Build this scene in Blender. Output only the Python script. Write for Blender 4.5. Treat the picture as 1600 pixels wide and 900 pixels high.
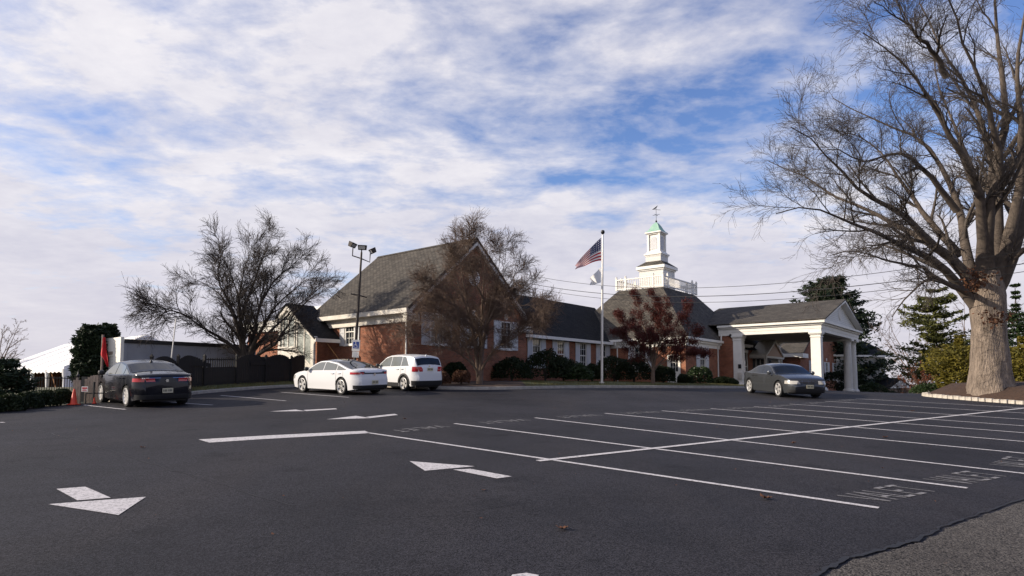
import bpy, bmesh, math, random
import numpy as np
from mathutils import Vector, Matrix
R = math.radians
scene = bpy.context.scene
for o in list(bpy.data.objects): bpy.data.objects.remove(o)
COL = scene.collection
random.seed(7)

# ------------------------------------------------------------------ camera, sky, sun, exposure
EYE = 1.75
cam_d = bpy.data.cameras.new('camera'); cam = bpy.data.objects.new('camera', cam_d); COL.objects.link(cam)
cam_d.sensor_width = 36; cam_d.lens = 22.5; cam_d.shift_y = 85/1600
cam_d.clip_start = .1; cam_d.clip_end = 20000
cam.location = (0, 0, EYE); cam.rotation_euler = (R(90+3.7), 0, 0)
scene.camera = cam

SUN_EL, SUN_DIR = 23.0, Vector((-1.0, -0.10, 0)).normalized()      # towards the sun (left of the camera)
world = bpy.data.worlds.new('World'); scene.world = world; world.use_nodes = True
def build_world():
    nt = world.node_tree; nt.nodes.clear(); N = nt.nodes.new; L = nt.links.new
    out = N('ShaderNodeOutputWorld')
    sky = N('ShaderNodeTexSky'); sky.sky_type = 'NISHITA'; sky.sun_disc = False
    sky.sun_elevation = R(SUN_EL); sky.sun_rotation = math.atan2(SUN_DIR.x, SUN_DIR.y) % (2*math.pi)
    sky.air_density = 1.0; sky.dust_density = .3; sky.ozone_density = 3.0
    bs = N('ShaderNodeBackground'); bs.inputs[1].default_value = .15
    hs = N('ShaderNodeHueSaturation'); hs.inputs['Saturation'].default_value = 1.1; hs.inputs['Hue'].default_value = .515; L(sky.outputs[0], hs.inputs['Color']); L(hs.outputs[0], bs.inputs[0])
    tc = N('ShaderNodeTexCoord'); sep = N('ShaderNodeSeparateXYZ'); L(tc.outputs['Generated'], sep.inputs[0])
    def M(op, a, b=None, c=None):
        n = N('ShaderNodeMath'); n.operation = op
        for i, v in enumerate((a, b, c)):
            if v is None: continue
            if isinstance(v, (int, float)): n.inputs[i].default_value = v
            else: L(v, n.inputs[i])
        return n.outputs[0]
    zz = M('ADD', M('MAXIMUM', sep.outputs[2], 0.0), .13)
    px = M('DIVIDE', sep.outputs[0], zz); py = M('DIVIDE', sep.outputs[1], zz)
    cmb = N('ShaderNodeCombineXYZ'); L(px, cmb.inputs[0]); L(py, cmb.inputs[1])
    def noise(scale, detail, rough, off, dist=0., st=(1, 1, 1)):
        mp = N('ShaderNodeMapping'); mp.inputs['Location'].default_value = off; mp.inputs['Scale'].default_value = st
        L(cmb.outputs[0], mp.inputs[0])
        n = N('ShaderNodeTexNoise'); n.inputs['Scale'].default_value = scale; n.inputs['Detail'].default_value = detail
        n.inputs['Roughness'].default_value = rough; n.inputs['Distortion'].default_value = dist
        L(mp.outputs[0], n.inputs['Vector']); return n.outputs['Fac']
    big = noise(.42, 2, .5, (CLOUD[0], CLOUD[1], 0))
    mid = noise(2.9, 9, .56, (3.1, 7.7, 2), .25, (1, 1.25, 1))
    fine = noise(8.5, 6, .62, (9.2, 1.3, 5), .15, (1, 1.25, 1))
    v = M('ADD', M('ADD', M('MULTIPLY', big, 1.35), M('MULTIPLY', mid, 1.05)), M('MULTIPLY', fine, .34))
    # the deck of cloud closes up towards the horizon, where one looks through it edge-on
    lowf = N('ShaderNodeMapRange'); lowf.interpolation_type = 'SMOOTHSTEP'; L(sep.outputs[2], lowf.inputs[0])
    lowf.inputs[1].default_value = .0; lowf.inputs[2].default_value = .34; lowf.inputs[3].default_value = .50; lowf.inputs[4].default_value = 0.
    v = M('ADD', v, lowf.outputs[0])
    ramp = N('ShaderNodeValToRGB'); L(M('MULTIPLY_ADD', v, .7, -.45), ramp.inputs[0])
    e = ramp.color_ramp.elements
    e[0].position = CLOUD[2]; e[0].color = (0, 0, 0, 1); e[1].position = CLOUD[3]; e[1].color = (1, 1, 1, 1)
    fac = M('MULTIPLY', ramp.outputs[0], .97)
    # cloud colour: thick bellies go lilac grey
    cr = N('ShaderNodeValToRGB'); L(M('ADD', M('MULTIPLY', noise(1.1, 7, .6, (5.5, 2.2, 1), .3), .75), M('MULTIPLY', fine, .25)), cr.inputs[0])
    c = cr.color_ramp.elements
    c[0].position = .32; c[0].color = (.60, .60, .71, 1); c[1].position = .62; c[1].color = (.92, .89, .92, 1)
    # low, distant cloud is thicker and duller (seen through more air)
    low = N('ShaderNodeMapRange'); low.interpolation_type = 'SMOOTHSTEP'; L(sep.outputs[2], low.inputs[0])
    low.inputs[1].default_value = .0; low.inputs[2].default_value = .30; low.inputs[3].default_value = .72; low.inputs[4].default_value = 0.
    mix = N('ShaderNodeMixRGB'); L(low.outputs[0], mix.inputs[0]); L(cr.outputs[0], mix.inputs[1]); mix.inputs[2].default_value = (.66, .62, .70, 1)
    bc = N('ShaderNodeBackground'); bc.inputs[1].default_value = .84; L(mix.outputs[0], bc.inputs[0])
    ms = N('ShaderNodeMixShader'); L(fac, ms.inputs[0]); L(bs.outputs[0], ms.inputs[1]); L(bc.outputs[0], ms.inputs[2])
    L(ms.outputs[0], out.inputs[0])
CLOUD = (4.6, 8.0, .37, .64)
build_world()
sl = bpy.data.lights.new('sun', 'SUN'); sl.energy = 5.0; sl.angle = R(.6); sl.color = (1, .88, .72)
so = bpy.data.objects.new('sun', sl); COL.objects.link(so)
so.rotation_euler = (-(SUN_DIR*math.cos(R(SUN_EL)) + Vector((0, 0, math.sin(R(SUN_EL)))))).to_track_quat('-Z', 'Y').to_euler()
so.location = (-30, 0, 30)
vs = scene.view_settings; vs.view_transform = 'Standard'; vs.look = 'None'; vs.exposure = .28; vs.gamma = 1; vs.use_curve_mapping = False
scene.render.engine = 'CYCLES'

# ------------------------------------------------------------------ helpers
def H(x, y):
    """height of the parking lot: rises away from the camera, then levels out"""
    ye = y if y < 30 else 30+6*(1-math.exp(-(y-30)/6)); ye = max(ye, -12)
    z = .047*ye-.013*min(max(x, -5), 40)
    s = min(max((y-30)/10, 0), 1); s = s*s*(3-2*s)
    return z-.03*max(0, x-18)*s
PIT = R(3.7)
def ray(px, py):
    dx, dy = (px-800)/1000, (535-py)/1000
    return Vector((dx, math.cos(PIT)-dy*math.sin(PIT), math.sin(PIT)+dy*math.cos(PIT)))
def G(px, py):
    """point of the lot under a photo pixel"""
    d = ray(px, py); a, b = .5, 90
    t = a
    while t < b and (d*t).z+EYE > H(d.x*t, d.y*t): t += .1
    lo, hi = t-.1, t
    for _ in range(25):
        m = (lo+hi)/2
        if (d*m).z+EYE > H(d.x*m, d.y*m): lo = m
        else: hi = m
    p = d*hi; return Vector((p.x, p.y, p.z+EYE))
def AT(px, py, Y):
    d = ray(px, py); p = d*(Y/d.y); return Vector((p.x, p.y, p.z+EYE))

def tag(o, label=None, cat=None, group=None, kind=None):
    if label: o['label'] = label
    if cat: o['category'] = cat
    if group: o['group'] = group
    if kind: o['kind'] = kind
    return o
def empty(name, loc=(0, 0, 0), rz=0, label=None, cat=None, group=None):
    o = bpy.data.objects.new(name, None); COL.objects.link(o); o.location = loc; o.rotation_euler = (0, 0, rz)
    o.empty_display_size = .3
    return tag(o, label, cat, group)
def link(name, me, parent=None, loc=None):
    o = bpy.data.objects.new(name, me); COL.objects.link(o)
    if parent: o.parent = parent
    if loc is not None: o.location = loc
    return o
def stuffed(name, me, parent): o = link(name, me, parent); o['kind'] = 'stuff'; return o
def finish(me, mat, smooth=None):
    """metre-scaled UVs that run along each face: u level, v up the slope"""
    n = len(me.polygons)
    if n:
        nl = len(me.loops)
        co = np.empty(len(me.vertices)*3); me.vertices.foreach_get('co', co); co = co.reshape(-1, 3)
        no = np.empty(n*3); me.polygons.foreach_get('normal', no); no = no.reshape(-1, 3)
        vi = np.empty(nl, dtype=np.int32); me.loops.foreach_get('vertex_index', vi)
        lt = np.empty(n, dtype=np.int32); me.polygons.foreach_get('loop_total', lt)
        t = np.stack([-no[:, 1], no[:, 0], np.zeros(n)], 1); ln = np.linalg.norm(t, axis=1)
        t[ln < .05] = (1, 0, 0); ln[ln < .05] = 1; t /= ln[:, None]
        b = np.cross(no, t)
        fi = np.repeat(np.arange(n), lt); p = co[vi]
        uv = np.stack([(p*t[fi]).sum(1), (p*b[fi]).sum(1)], 1)
        if not me.uv_layers: me.uv_layers.new(name='UVMap')
        me.uv_layers[0].data.foreach_set('uv', uv.astype(np.float32).ravel())
    if mat: me.materials.append(mat)
    if smooth is not None:
        me.polygons.foreach_set('use_smooth', [True]*n)
        me.set_sharp_from_angle(angle=R(smooth))
class MB:
    def __init__(s): s.v = []; s.f = []
    def add(s, v, f):
        k = len(s.v); s.v += [tuple(p) for p in v]; s.f += [[i+k for i in q] for q in f]; return s
    def box(s, x0, x1, y0, y1, z0, z1):
        return s.add([(x0, y0, z0), (x1, y0, z0), (x1, y1, z0), (x0, y1, z0), (x0, y0, z1), (x1, y0, z1), (x1, y1, z1), (x0, y1, z1)],
                     [(0, 3, 2, 1), (4, 5, 6, 7), (0, 1, 5, 4), (1, 2, 6, 5), (2, 3, 7, 6), (3, 0, 4, 7)])
    def prism(s, poly, off):
        n = len(poly); a = [Vector(p) for p in poly]; b = [p+Vector(off) for p in a]
        return s.add(a+b, [list(range(n))[::-1], list(range(n, 2*n))]+[(i, (i+1) % n, n+(i+1) % n, n+i) for i in range(n)])
    def tube(s, pts, r, n=8, cap=True):
        pts = [Vector(p) for p in pts]; rs = r if isinstance(r, (list, tuple)) else [r]*len(pts)
        vs, fs = [], []; up = None
        for i, p in enumerate(pts):
            t = (pts[min(i+1, len(pts)-1)]-pts[max(i-1, 0)]).normalized()
            if up is None: up = t.orthogonal().normalized()
            up = (up-t*up.dot(t)).normalized(); w = t.cross(up)
            vs += [p+(up*math.cos(2*math.pi*k/n)+w*math.sin(2*math.pi*k/n))*rs[i] for k in range(n)]
        for i in range(len(pts)-1):
            fs += [(i*n+k, i*n+(k+1) % n, (i+1)*n+(k+1) % n, (i+1)*n+k) for k in range(n)]
        if cap: fs += [list(range(n))[::-1], [(len(pts)-1)*n+k for k in range(n)]]
        return s.add(vs, fs)
    def lathe(s, prof, c=(0, 0, 0), n=20, rot=0., cap=True):
        vs, fs = [], []
        for (r, z) in prof: vs += [(c[0]+r*math.cos(rot+2*math.pi*k/n), c[1]+r*math.sin(rot+2*math.pi*k/n), c[2]+z) for k in range(n)]
        for i in range(len(prof)-1): fs += [(i*n+k, i*n+(k+1) % n, (i+1)*n+(k+1) % n, (i+1)*n+k) for k in range(n)]
        if cap: fs += [list(range(n))[::-1], [(len(prof)-1)*n+k for k in range(n)]]
        return s.add(vs, fs)
    def frustum(s, cx, cy, a0, b0, z0, a1, b1, z1):
        return s.add([(cx-a0, cy-b0, z0), (cx+a0, cy-b0, z0), (cx+a0, cy+b0, z0), (cx-a0, cy+b0, z0), (cx-a1, cy-b1, z1), (cx+a1, cy-b1, z1), (cx+a1, cy+b1, z1), (cx-a1, cy+b1, z1)],
                     [(0, 3, 2, 1), (4, 5, 6, 7), (0, 1, 5, 4), (1, 2, 6, 5), (2, 3, 7, 6), (3, 0, 4, 7)])
    def wall(s, axis, f0, f1, a0, a1, z0, z1, holes=()):
        """solid wall along an axis with rectangular openings (a0,a1,z0,z1)"""
        def bx(p, q, r, t):
            if q-p > 1e-4 and t-r > 1e-4:
                s.box(p, q, f0, f1, r, t) if axis == 'x' else s.box(f0, f1, p, q, r, t)
        cur = a0
        for (h0, h1, b0, b1) in sorted(holes):
            bx(cur, h0, z0, z1); bx(h0, h1, z0, b0); bx(h0, h1, b1, z1); cur = h1
        bx(cur, a1, z0, z1); return s
    def mesh(s, name, mat, smooth=None, recalc=True, bevel=0):
        me = bpy.data.meshes.new(name); me.from_pydata(s.v, [], s.f)
        if recalc or bevel:
            bm = bmesh.new(); bm.from_mesh(me)
            if bevel: bmesh.ops.bevel(bm, geom=bm.edges[:], offset=bevel, segments=1, affect='EDGES')
            bmesh.ops.recalc_face_normals(bm, faces=bm.faces[:]); bm.to_mesh(me); bm.free()
        me.update(); finish(me, mat, smooth); return me
    def build(s, name, mat, parent=None, smooth=None, bevel=0, recalc=True):
        return link(name, s.mesh(name, mat, smooth, recalc, bevel), parent)
def np_mesh(name, V, Fq, mat, smooth=False):
    me = bpy.data.meshes.new(name); V = np.asarray(V, np.float32); Fq = np.asarray(Fq, np.int32); k = Fq.shape[1]
    me.vertices.add(len(V)); me.vertices.foreach_set('co', V.ravel())
    me.loops.add(Fq.size); me.loops.foreach_set('vertex_index', Fq.ravel())
    me.polygons.add(len(Fq)); me.polygons.foreach_set('loop_start', np.arange(0, Fq.size, k, dtype=np.int32))
    me.polygons.foreach_set('loop_total', np.full(len(Fq), k, np.int32))
    if smooth: me.polygons.foreach_set('use_smooth', np.ones(len(Fq), bool))
    me.update(calc_edges=True)
    if mat: me.materials.append(mat)
    return me

# ------------------------------------------------------------------ materials
def mat(name, col, rough=.6, var=.0, scale=3., bump=0., bscale=20., metal=0., spec=.5, coat=0., coord='Object', col2=None, detail=6, trans=0.):
    m = bpy.data.materials.new(name); m.use_nodes = True; nt = m.node_tree; N = nt.nodes.new; L = nt.links.new
    p = nt.nodes['Principled BSDF']
    p.inputs['Base Color'].default_value = (*col, 1); p.inputs['Roughness'].default_value = rough; p.inputs['Metallic'].default_value = metal
    p.inputs['Specular IOR Level'].default_value = spec; p.inputs['Coat Weight'].default_value = coat; p.inputs['Coat Roughness'].default_value = .04
    tc = N('ShaderNodeTexCoord')
    if var or col2:
        n = N('ShaderNodeTexNoise'); n.inputs['Scale'].default_value = scale; n.inputs['Detail'].default_value = detail; n.inputs['Roughness'].default_value = .65
        L(tc.outputs[coord], n.inputs['Vector'])
        r = N('ShaderNodeValToRGB'); L(n.outputs['Fac'], r.inputs[0]); e = r.color_ramp.elements
        e[0].position = .32; e[1].position = .68
        a = col2 if col2 else tuple(c*(1-var) for c in col); b = col if col2 else tuple(min(1, c*(1+var)) for c in col)
        e[0].color = (*a, 1); e[1].color = (*b, 1); L(r.outputs[0], p.inputs['Base Color'])
    if bump:
        n2 = N('ShaderNodeTexNoise'); n2.inputs['Scale'].default_value = bscale; n2.inputs['Detail'].default_value = 5
        L(tc.outputs[coord], n2.inputs['Vector']); b = N('ShaderNodeBump'); b.inputs['Strength'].default_value = bump; b.inputs['Distance'].default_value = .02
        L(n2.outputs['Fac'], b.inputs['Height']); L(b.outputs[0], p.inputs['Normal'])
    return m
def leafmat(name, col, col2, rough=.6, trans=.25, scale=1.2):
    m = mat(name, col, rough, col2=col2, scale=scale, spec=.25)
    nt = m.node_tree; p = nt.nodes['Principled BSDF']; out = nt.nodes['Material Output']
    t = nt.nodes.new('ShaderNodeBsdfTranslucent'); mx = nt.nodes.new('ShaderNodeMixShader'); mx.inputs[0].default_value = trans
    src = p.inputs['Base Color'].links[0].from_socket; nt.links.new(src, t.inputs[0])
    nt.links.new(p.outputs[0], mx.inputs[1]); nt.links.new(t.outputs[0], mx.inputs[2]); nt.links.new(mx.outputs[0], out.inputs[0])
    return m
def brickmat(name, c1, c2, mortar, w=.215, h=.075, gap=.010, bump=.5, var=.35, offset=.5, rough=.85, squash=1.):
    m = bpy.data.materials.new(name); m.use_nodes = True; nt = m.node_tree; N = nt.nodes.new; L = nt.links.new
    p = nt.nodes['Principled BSDF']; p.inputs['Roughness'].default_value = rough; p.inputs['Specular IOR Level'].default_value = .2
    uv = N('ShaderNodeUVMap'); b = N('ShaderNodeTexBrick'); L(uv.outputs[0], b.inputs['Vector'])
    b.inputs['Color1'].default_value = (*c1, 1); b.inputs['Color2'].default_value = (*c2, 1); b.inputs['Mortar'].default_value = (*mortar, 1)
    b.inputs['Scale'].default_value = 1; b.inputs['Brick Width'].default_value = w; b.inputs['Row Height'].default_value = h
    b.inputs['Mortar Size'].default_value = gap; b.inputs['Mortar Smooth'].default_value = .2; b.inputs['Bias'].default_value = 0; b.offset = offset
    n = N('ShaderNodeTexNoise'); n.inputs['Scale'].default_value = .8; n.inputs['Detail'].default_value = 8; n.inputs['Roughness'].default_value = .7; L(uv.outputs[0], n.inputs['Vector'])
    r = N('ShaderNodeMapRange'); L(n.outputs['Fac'], r.inputs[0]); r.inputs[1].default_value = .3; r.inputs[2].default_value = .7
    r.inputs[3].default_value = 1-var; r.inputs[4].default_value = 1+var*.6
    mx = N('ShaderNodeMixRGB'); mx.blend_type = 'MULTIPLY'; mx.inputs[0].default_value = 1; L(b.outputs['Color'], mx.inputs[1]); L(r.outputs[0], mx.inputs[2])
    L(mx.outputs[0], p.inputs['Base Color'])
    bp = N('ShaderNodeBump'); bp.inputs['Strength'].default_value = bump; bp.inputs['Distance'].default_value = .015; bp.invert = True
    L(b.outputs['Fac'], bp.inputs['Height']); L(bp.outputs[0], p.inputs['Normal'])
    return m
def asphalt(name, base, light, speck, warm):
    m = bpy.data.materials.new(name); m.use_nodes = True; nt = m.node_tree; N = nt.nodes.new; L = nt.links.new
    p = nt.nodes['Principled BSDF']; p.inputs['Specular IOR Level'].default_value = .16
    tc = N('ShaderNodeTexCoord')
    def nz(s, d, r=.6, st=None):
        n = N('ShaderNodeTexNoise'); n.inputs['Scale'].default_value = s; n.inputs['Detail'].default_value = d; n.inputs['Roughness'].default_value = r
        if st:
            mp = N('ShaderNodeMapping'); mp.inputs['Scale'].default_value = st; mp.inputs['Rotation'].default_value = (0, 0, R(40)); L(tc.outputs['Object'], mp.inputs[0]); L(mp.outputs[0], n.inputs['Vector'])
        else: L(tc.outputs['Object'], n.inputs['Vector'])
        return n.outputs['Fac']
    def ramp(f, p0, c0, p1, c1):
        r = N('ShaderNodeValToRGB'); L(f, r.inputs[0]); e = r.color_ramp.elements; e[0].position = p0; e[1].position = p1; e[0].color = (*c0, 1); e[1].color = (*c1, 1); return r.outputs[0]
    def mix(f, a, b, t='MIX'):
        n = N('ShaderNodeMixRGB'); n.blend_type = t
        for i, v in enumerate((f, a, b)):
            if isinstance(v, float): n.inputs[i].default_value = v
            elif isinstance(v, tuple): n.inputs[i].default_value = (*v, 1)
            else: L(v, n.inputs[i])
        return n.outputs[0]
    a = ramp(nz(.30, 9, .68), .34, base, .66, light)
    a = mix(ramp(nz(.5, 5, .6, (1, .22, 1)), .48, (0, 0, 0), .75, (.6, .6, .6)), a, warm)
    a = mix(ramp(nz(1.3, 3, .5), .62, (0, 0, 0), .70, (.55, .55, .55)), a, tuple(c*.72 for c in base))      # oil drips and old wet patches
    a = mix(ramp(nz(.16, 7, .6, (1, .12, 1)), .55, (0, 0, 0), .66, (.5, .5, .5)), a, tuple(c*1.25 for c in light))   # scuffed tyre lanes
    v = N('ShaderNodeTexVoronoi'); v.inputs['Scale'].default_value = 85; L(tc.outputs['Object'], v.inputs['Vector'])
    g = ramp(v.outputs['Color'], .15, tuple([1-speck]*3), .9, tuple([1+speck]*3)); 
    a = mix(1., a, g, 'MULTIPLY')
    s2 = ramp(nz(45, 4, .8), .58, (0, 0, 0), .72, (1, 1, 1)); a = mix(s2, a, tuple(c*2.0 for c in light))
    L(a, p.inputs['Base Color'])
    rr = N('ShaderNodeMapRange'); L(nz(.35, 4), rr.inputs[0]); rr.inputs[3].default_value = .62; rr.inputs[4].default_value = .85; L(rr.outputs[0], p.inputs['Roughness'])
    bp = N('ShaderNodeBump'); bp.inputs['Strength'].default_value = .55; bp.inputs['Distance'].default_value = .006
    L(v.outputs['Distance'], bp.inputs['Height']); L(bp.outputs[0], p.inputs['Normal'])
    return m
def paintmat(name, col, wear):
    """worn road paint: wear holes show the asphalt colour"""
    m = mat(name, col, .75, spec=.25); nt = m.node_tree; N = nt.nodes.new; L = nt.links.new; p = nt.nodes['Principled BSDF']
    tc = N('ShaderNodeTexCoord'); n = N('ShaderNodeTexNoise'); n.inputs['Scale'].default_value = 22; n.inputs['Detail'].default_value = 10; n.inputs['Roughness'].default_value = .85
    L(tc.outputs['Object'], n.inputs['Vector']); r = N('ShaderNodeValToRGB'); L(n.outputs['Fac'], r.inputs[0]); e = r.color_ramp.elements
    e[0].position = wear; e[0].color = (.10, .097, .10, 1); e[1].position = wear+.14; e[1].color = (*col, 1); L(r.outputs[0], p.inputs['Base Color'])
    return m
M_ = {}
M_['lot'] = asphalt('asphalt_sealed', (.0185, .0180, .0215), (.035, .0336, .0392), .75, (.042, .037, .0375))
M_['road'] = asphalt('asphalt_old', (.060, .053, .047), (.108, .097, .085), .95, (.09, .079, .069))
M_['paint'] = paintmat('road_paint', (.60, .57, .57), .37)
M_['paint_worn'] = paintmat('road_paint_worn', (.27, .26, .26), .40)
M_['crack'] = mat('tar_crack', (.012, .012, .014), .6)
M_['soil'] = mat('field_grass', (.085, .095, .040), .95, col2=(.11, .085, .05), scale=.25, bump=.4, bscale=6)
M_['lawn'] = mat('lawn', (.075, .10, .030), .95, col2=(.13, .115, .05), scale=1.3, bump=.6, bscale=30)
M_['mulch'] = mat('mulch', (.075, .040, .024), .95, col2=(.030, .017, .011), scale=14, bump=1., bscale=30)
M_['kerb'] = mat('concrete_kerb', (.36, .33, .29), .9, var=.25, scale=4, bump=.3, bscale=40)
M_['stone'] = mat('kerb_stone', (.44, .40, .35), .85, var=.35, scale=5, bump=.5, bscale=30)
M_['brick'] = brickmat('brick', (.36, .112, .054), (.22, .066, .034), (.30, .225, .17))
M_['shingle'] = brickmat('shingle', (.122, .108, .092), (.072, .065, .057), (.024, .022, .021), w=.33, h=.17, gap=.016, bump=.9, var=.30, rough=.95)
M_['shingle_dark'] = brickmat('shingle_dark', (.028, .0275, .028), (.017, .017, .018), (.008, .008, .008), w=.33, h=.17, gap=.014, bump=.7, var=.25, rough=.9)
M_['white'] = mat('white_paint', (.80, .77, .71), .55, var=.06, scale=2.2, bump=.05)
M_['white_dirty'] = mat('white_paint_aged', (.74, .70, .63), .6, col2=(.55, .50, .43), scale=1.6)
M_['siding'] = brickmat('siding', (.74, .72, .68), (.72, .70, .66), (.35, .34, .33), w=30, h=.16, gap=.008, bump=.5, var=.06, rough=.6)
M_['shutter'] = brickmat('shutter_louvre', (.68, .68, .69), (.68, .68, .69), (.42, .42, .44), w=30, h=.06, gap=.008, bump=.6, var=.08, rough=.6)
M_['glass'] = mat('window_glass', (.025, .03, .036), .06, spec=.8)
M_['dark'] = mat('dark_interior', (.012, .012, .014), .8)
M_['ceiling'] = mat('porch_ceiling', (.42, .37, .31), .8, var=.08)
M_['copper'] = mat('verdigris_copper', (.22, .40, .31), .6, col2=(.33, .50, .40), scale=3)
M_['iron'] = mat('black_iron', (.018, .018, .02), .45, metal=.3)
M_['bronze'] = mat('bronze_pole', (.045, .035, .030), .5, metal=.4)
M_['alu'] = mat('aluminium_pole', (.62, .60, .57), .35, metal=.7)
M_['fence_dark'] = mat('dark_stained_wood', (.011, .009, .008), .8, var=.35, scale=5)
M_['fence_grey'] = mat('weathered_wood', (.27, .215, .18), .9, col2=(.19, .15, .125), scale=6, bump=.4)
M_['gold'] = mat('gold_letters', (.36, .16, .05), .5)
M_['canvas'] = mat('white_canvas', (.84, .83, .82), .6, var=.04, scale=.8)
M_['shade_seam_grey'] = mat('shaded_side_and_seam', (.30, .31, .35), .55, col2=(.22, .23, .27), scale=.7)  # shade on the shed side put into the grey; tent seams share it
M_['red'] = mat('red_cloth', (.55, .012, .015), .7, var=.2, scale=4)
M_['cone'] = mat('cone_orange', (.75, .07, .03), .5, var=.1)
M_['rubber'] = mat('rubber', (.016, .016, .017), .8)
M_['teal'] = mat('teal_steel', (.015, .045, .05), .5)
M_['barkoak'] = mat('oak_bark', (.30, .238, .19), .95, col2=(.115, .088, .069), scale=3.2, bump=1., bscale=9)
def furrow(m, sc, dist):
    nt = m.node_tree; tc = next(n for n in nt.nodes if n.type == 'TEX_COORD')
    mp = nt.nodes.new('ShaderNodeMapping'); mp.inputs['Scale'].default_value = sc; nt.links.new(tc.outputs['Object'], mp.inputs[0])
    for n in nt.nodes:
        if n.type == 'TEX_NOISE': nt.links.new(mp.outputs[0], n.inputs['Vector']); n.inputs['Detail'].default_value = 9
        if n.type == 'BUMP': n.inputs['Distance'].default_value = dist
furrow(M_['barkoak'], (2.6, 2.6, .55), .10)
M_['barklimb'] = mat('oak_limb_bark', (.125, .098, .078), .95, col2=(.060, .047, .039), scale=4)
M_['barkdark'] = mat('dark_bark', (.058, .044, .036), .95, col2=(.035, .027, .022), scale=4)
M_['barkbrown'] = mat('brown_bark', (.19, .135, .10), .95, col2=(.11, .075, .055), scale=5)
M_['twig'] = mat('twig', (.070, .056, .047), .9)
M_['twigdark'] = mat('twig_dark', (.042, .032, .028), .9)
M_['twigbrown'] = mat('twig_brown', (.125, .085, .064), .9)
M_['leaf_red'] = leafmat('leaf_maroon', (.125, .030, .022), (.060, .016, .015), scale=2.)
M_['leaf_dry'] = leafmat('leaf_dry', (.20, .095, .05), (.11, .05, .03), trans=.2, scale=6)
M_['leaf_box'] = leafmat('leaf_boxwood', (.030, .042, .016), (.016, .024, .010), scale=2.)
M_['leaf_holly'] = leafmat('leaf_holly', (.045, .070, .025), (.02, .035, .014), rough=.4, scale=2.)
M_['leaf_cedar'] = leafmat('leaf_gold_cedar', (.20, .16, .022), (.09, .085, .018), scale=1.5)
M_['leaf_pine'] = leafmat('leaf_pine', (.135, .135, .036), (.06, .07, .022), scale=1.)
M_['leaf_spruce'] = leafmat('leaf_dark_conifer', (.030, .046, .022), (.014, .025, .013), scale=1.)
M_['leaf_brown'] = leafmat('leaf_brown_shrub', (.17, .085, .05), (.075, .038, .026), scale=4.)
M_['leaf_rust'] = leafmat('leaf_rust_shrub', (.22, .065, .03), (.12, .04, .022), scale=3.)

# ------------------------------------------------------------------ ground
def GZ(x, y):
    z = H(min(max(x, -40), 40), min(y, 70))
    z -= .10
    z -= .10*max(0, min(x-33, 60)) + .012*max(0, min(-x-22, 120)) + .035*max(0, min(y-78, 160))
    return z
def grid_mesh(name, xs, ys, fz, m, keep=None):
    V = [(x, y, fz(x, y)) for y in ys for x in xs]; n = len(xs); F = []
    for j in range(len(ys)-1):
        for i in range(n-1):
            if keep is None or keep((xs[i]+xs[i+1])/2, (ys[j]+ys[j+1])/2): F.append((j*n+i, j*n+i+1, (j+1)*n+i+1, (j+1)*n+i))
    return np_mesh(name, V, F, m, True)
xs = [-9000, -3000, -1000, -400, -200, -120, -80, -60]+list(range(-50, 72, 2))+[80, 95, 120, 200, 400, 1000, 3000, 9000]
ys = [-400, -100, -40, -20]+list(range(-12, 92, 2))+[100, 120, 150, 200, 240, 400, 1000, 3000, 12000]
tag(link('ground', grid_mesh('ground', xs, ys, GZ, M_['soil'])), kind='structure')
# left boundary of the asphalt follows hedge, gate and fence
LB = [(-12, -15.5), (10, -17.5), (19, -16.1), (21.2, -14.6), (22.5, -14.2), (24, -13.3), (27, -13.2), (30, -12.4), (33, -11.2), (36, -9.6), (38, -8.8), (64, -8.0)]
def lot_left(y): return float(np.interp(y, [a for a, b in LB], [b for a, b in LB]))
lx = np.linspace(0, 1, 64); ly = np.arange(-12, 64.1, 1.)
V = []; 
for y in ly:
    a = lot_left(y); b = 34.
    V += [(a+(b-a)*t, y, H(a+(b-a)*t, y)) for t in lx]
n = len(lx); F = [(j*n+i, j*n+i+1, (j+1)*n+i+1, (j+1)*n+i) for j in range(len(ly)-1) for i in range(n-1)]
lot = tag(link('parking_lot', np_mesh('parking_lot', V, F, M_['lot'], True)), kind='structure')

def drape(name, poly, m, dz=.006, step=.5, parent=lot):
    """flat painted shape laid on the lot, cut fine enough to follow it"""
    bm = bmesh.new(); f = bm.faces.new([bm.verts.new((p[0], p[1], 0)) for p in poly])
    if step:
        for ax in (0, 1):
            lo = min(p[ax] for p in poly); hi = max(p[ax] for p in poly); k = lo+step
            while k < hi:
                no = [0, 0, 0]; no[ax] = 1; co = [0, 0, 0]; co[ax] = k
                bmesh.ops.bisect_plane(bm, geom=bm.verts[:]+bm.edges[:]+bm.faces[:], plane_co=co, plane_no=no); k += step
    for v in bm.verts: v.co.z = H(v.co.x, v.co.y)+dz
    bmesh.ops.recalc_face_normals(bm, faces=bm.faces[:])
    if sum(f.normal.z for f in bm.faces) < 0: bmesh.ops.reverse_faces(bm, faces=bm.faces[:])
    me = bpy.data.meshes.new(name); bm.to_mesh(me); bm.free(); me.materials.append(m)
    return link(name, me, parent)
def stripe(a, b, w=.10, m=None, dz=.006):
    a = Vector((a[0], a[1])); b = Vector((b[0], b[1])); d = (b-a).normalized(); n = Vector((-d.y, d.x))*w/2
    return drape('painted_line', [a+n, a-n, b-n, b+n], m or M_['paint'], dz, 1.)
g2 = lambda px, py: G(px, py).to_2d()
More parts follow.
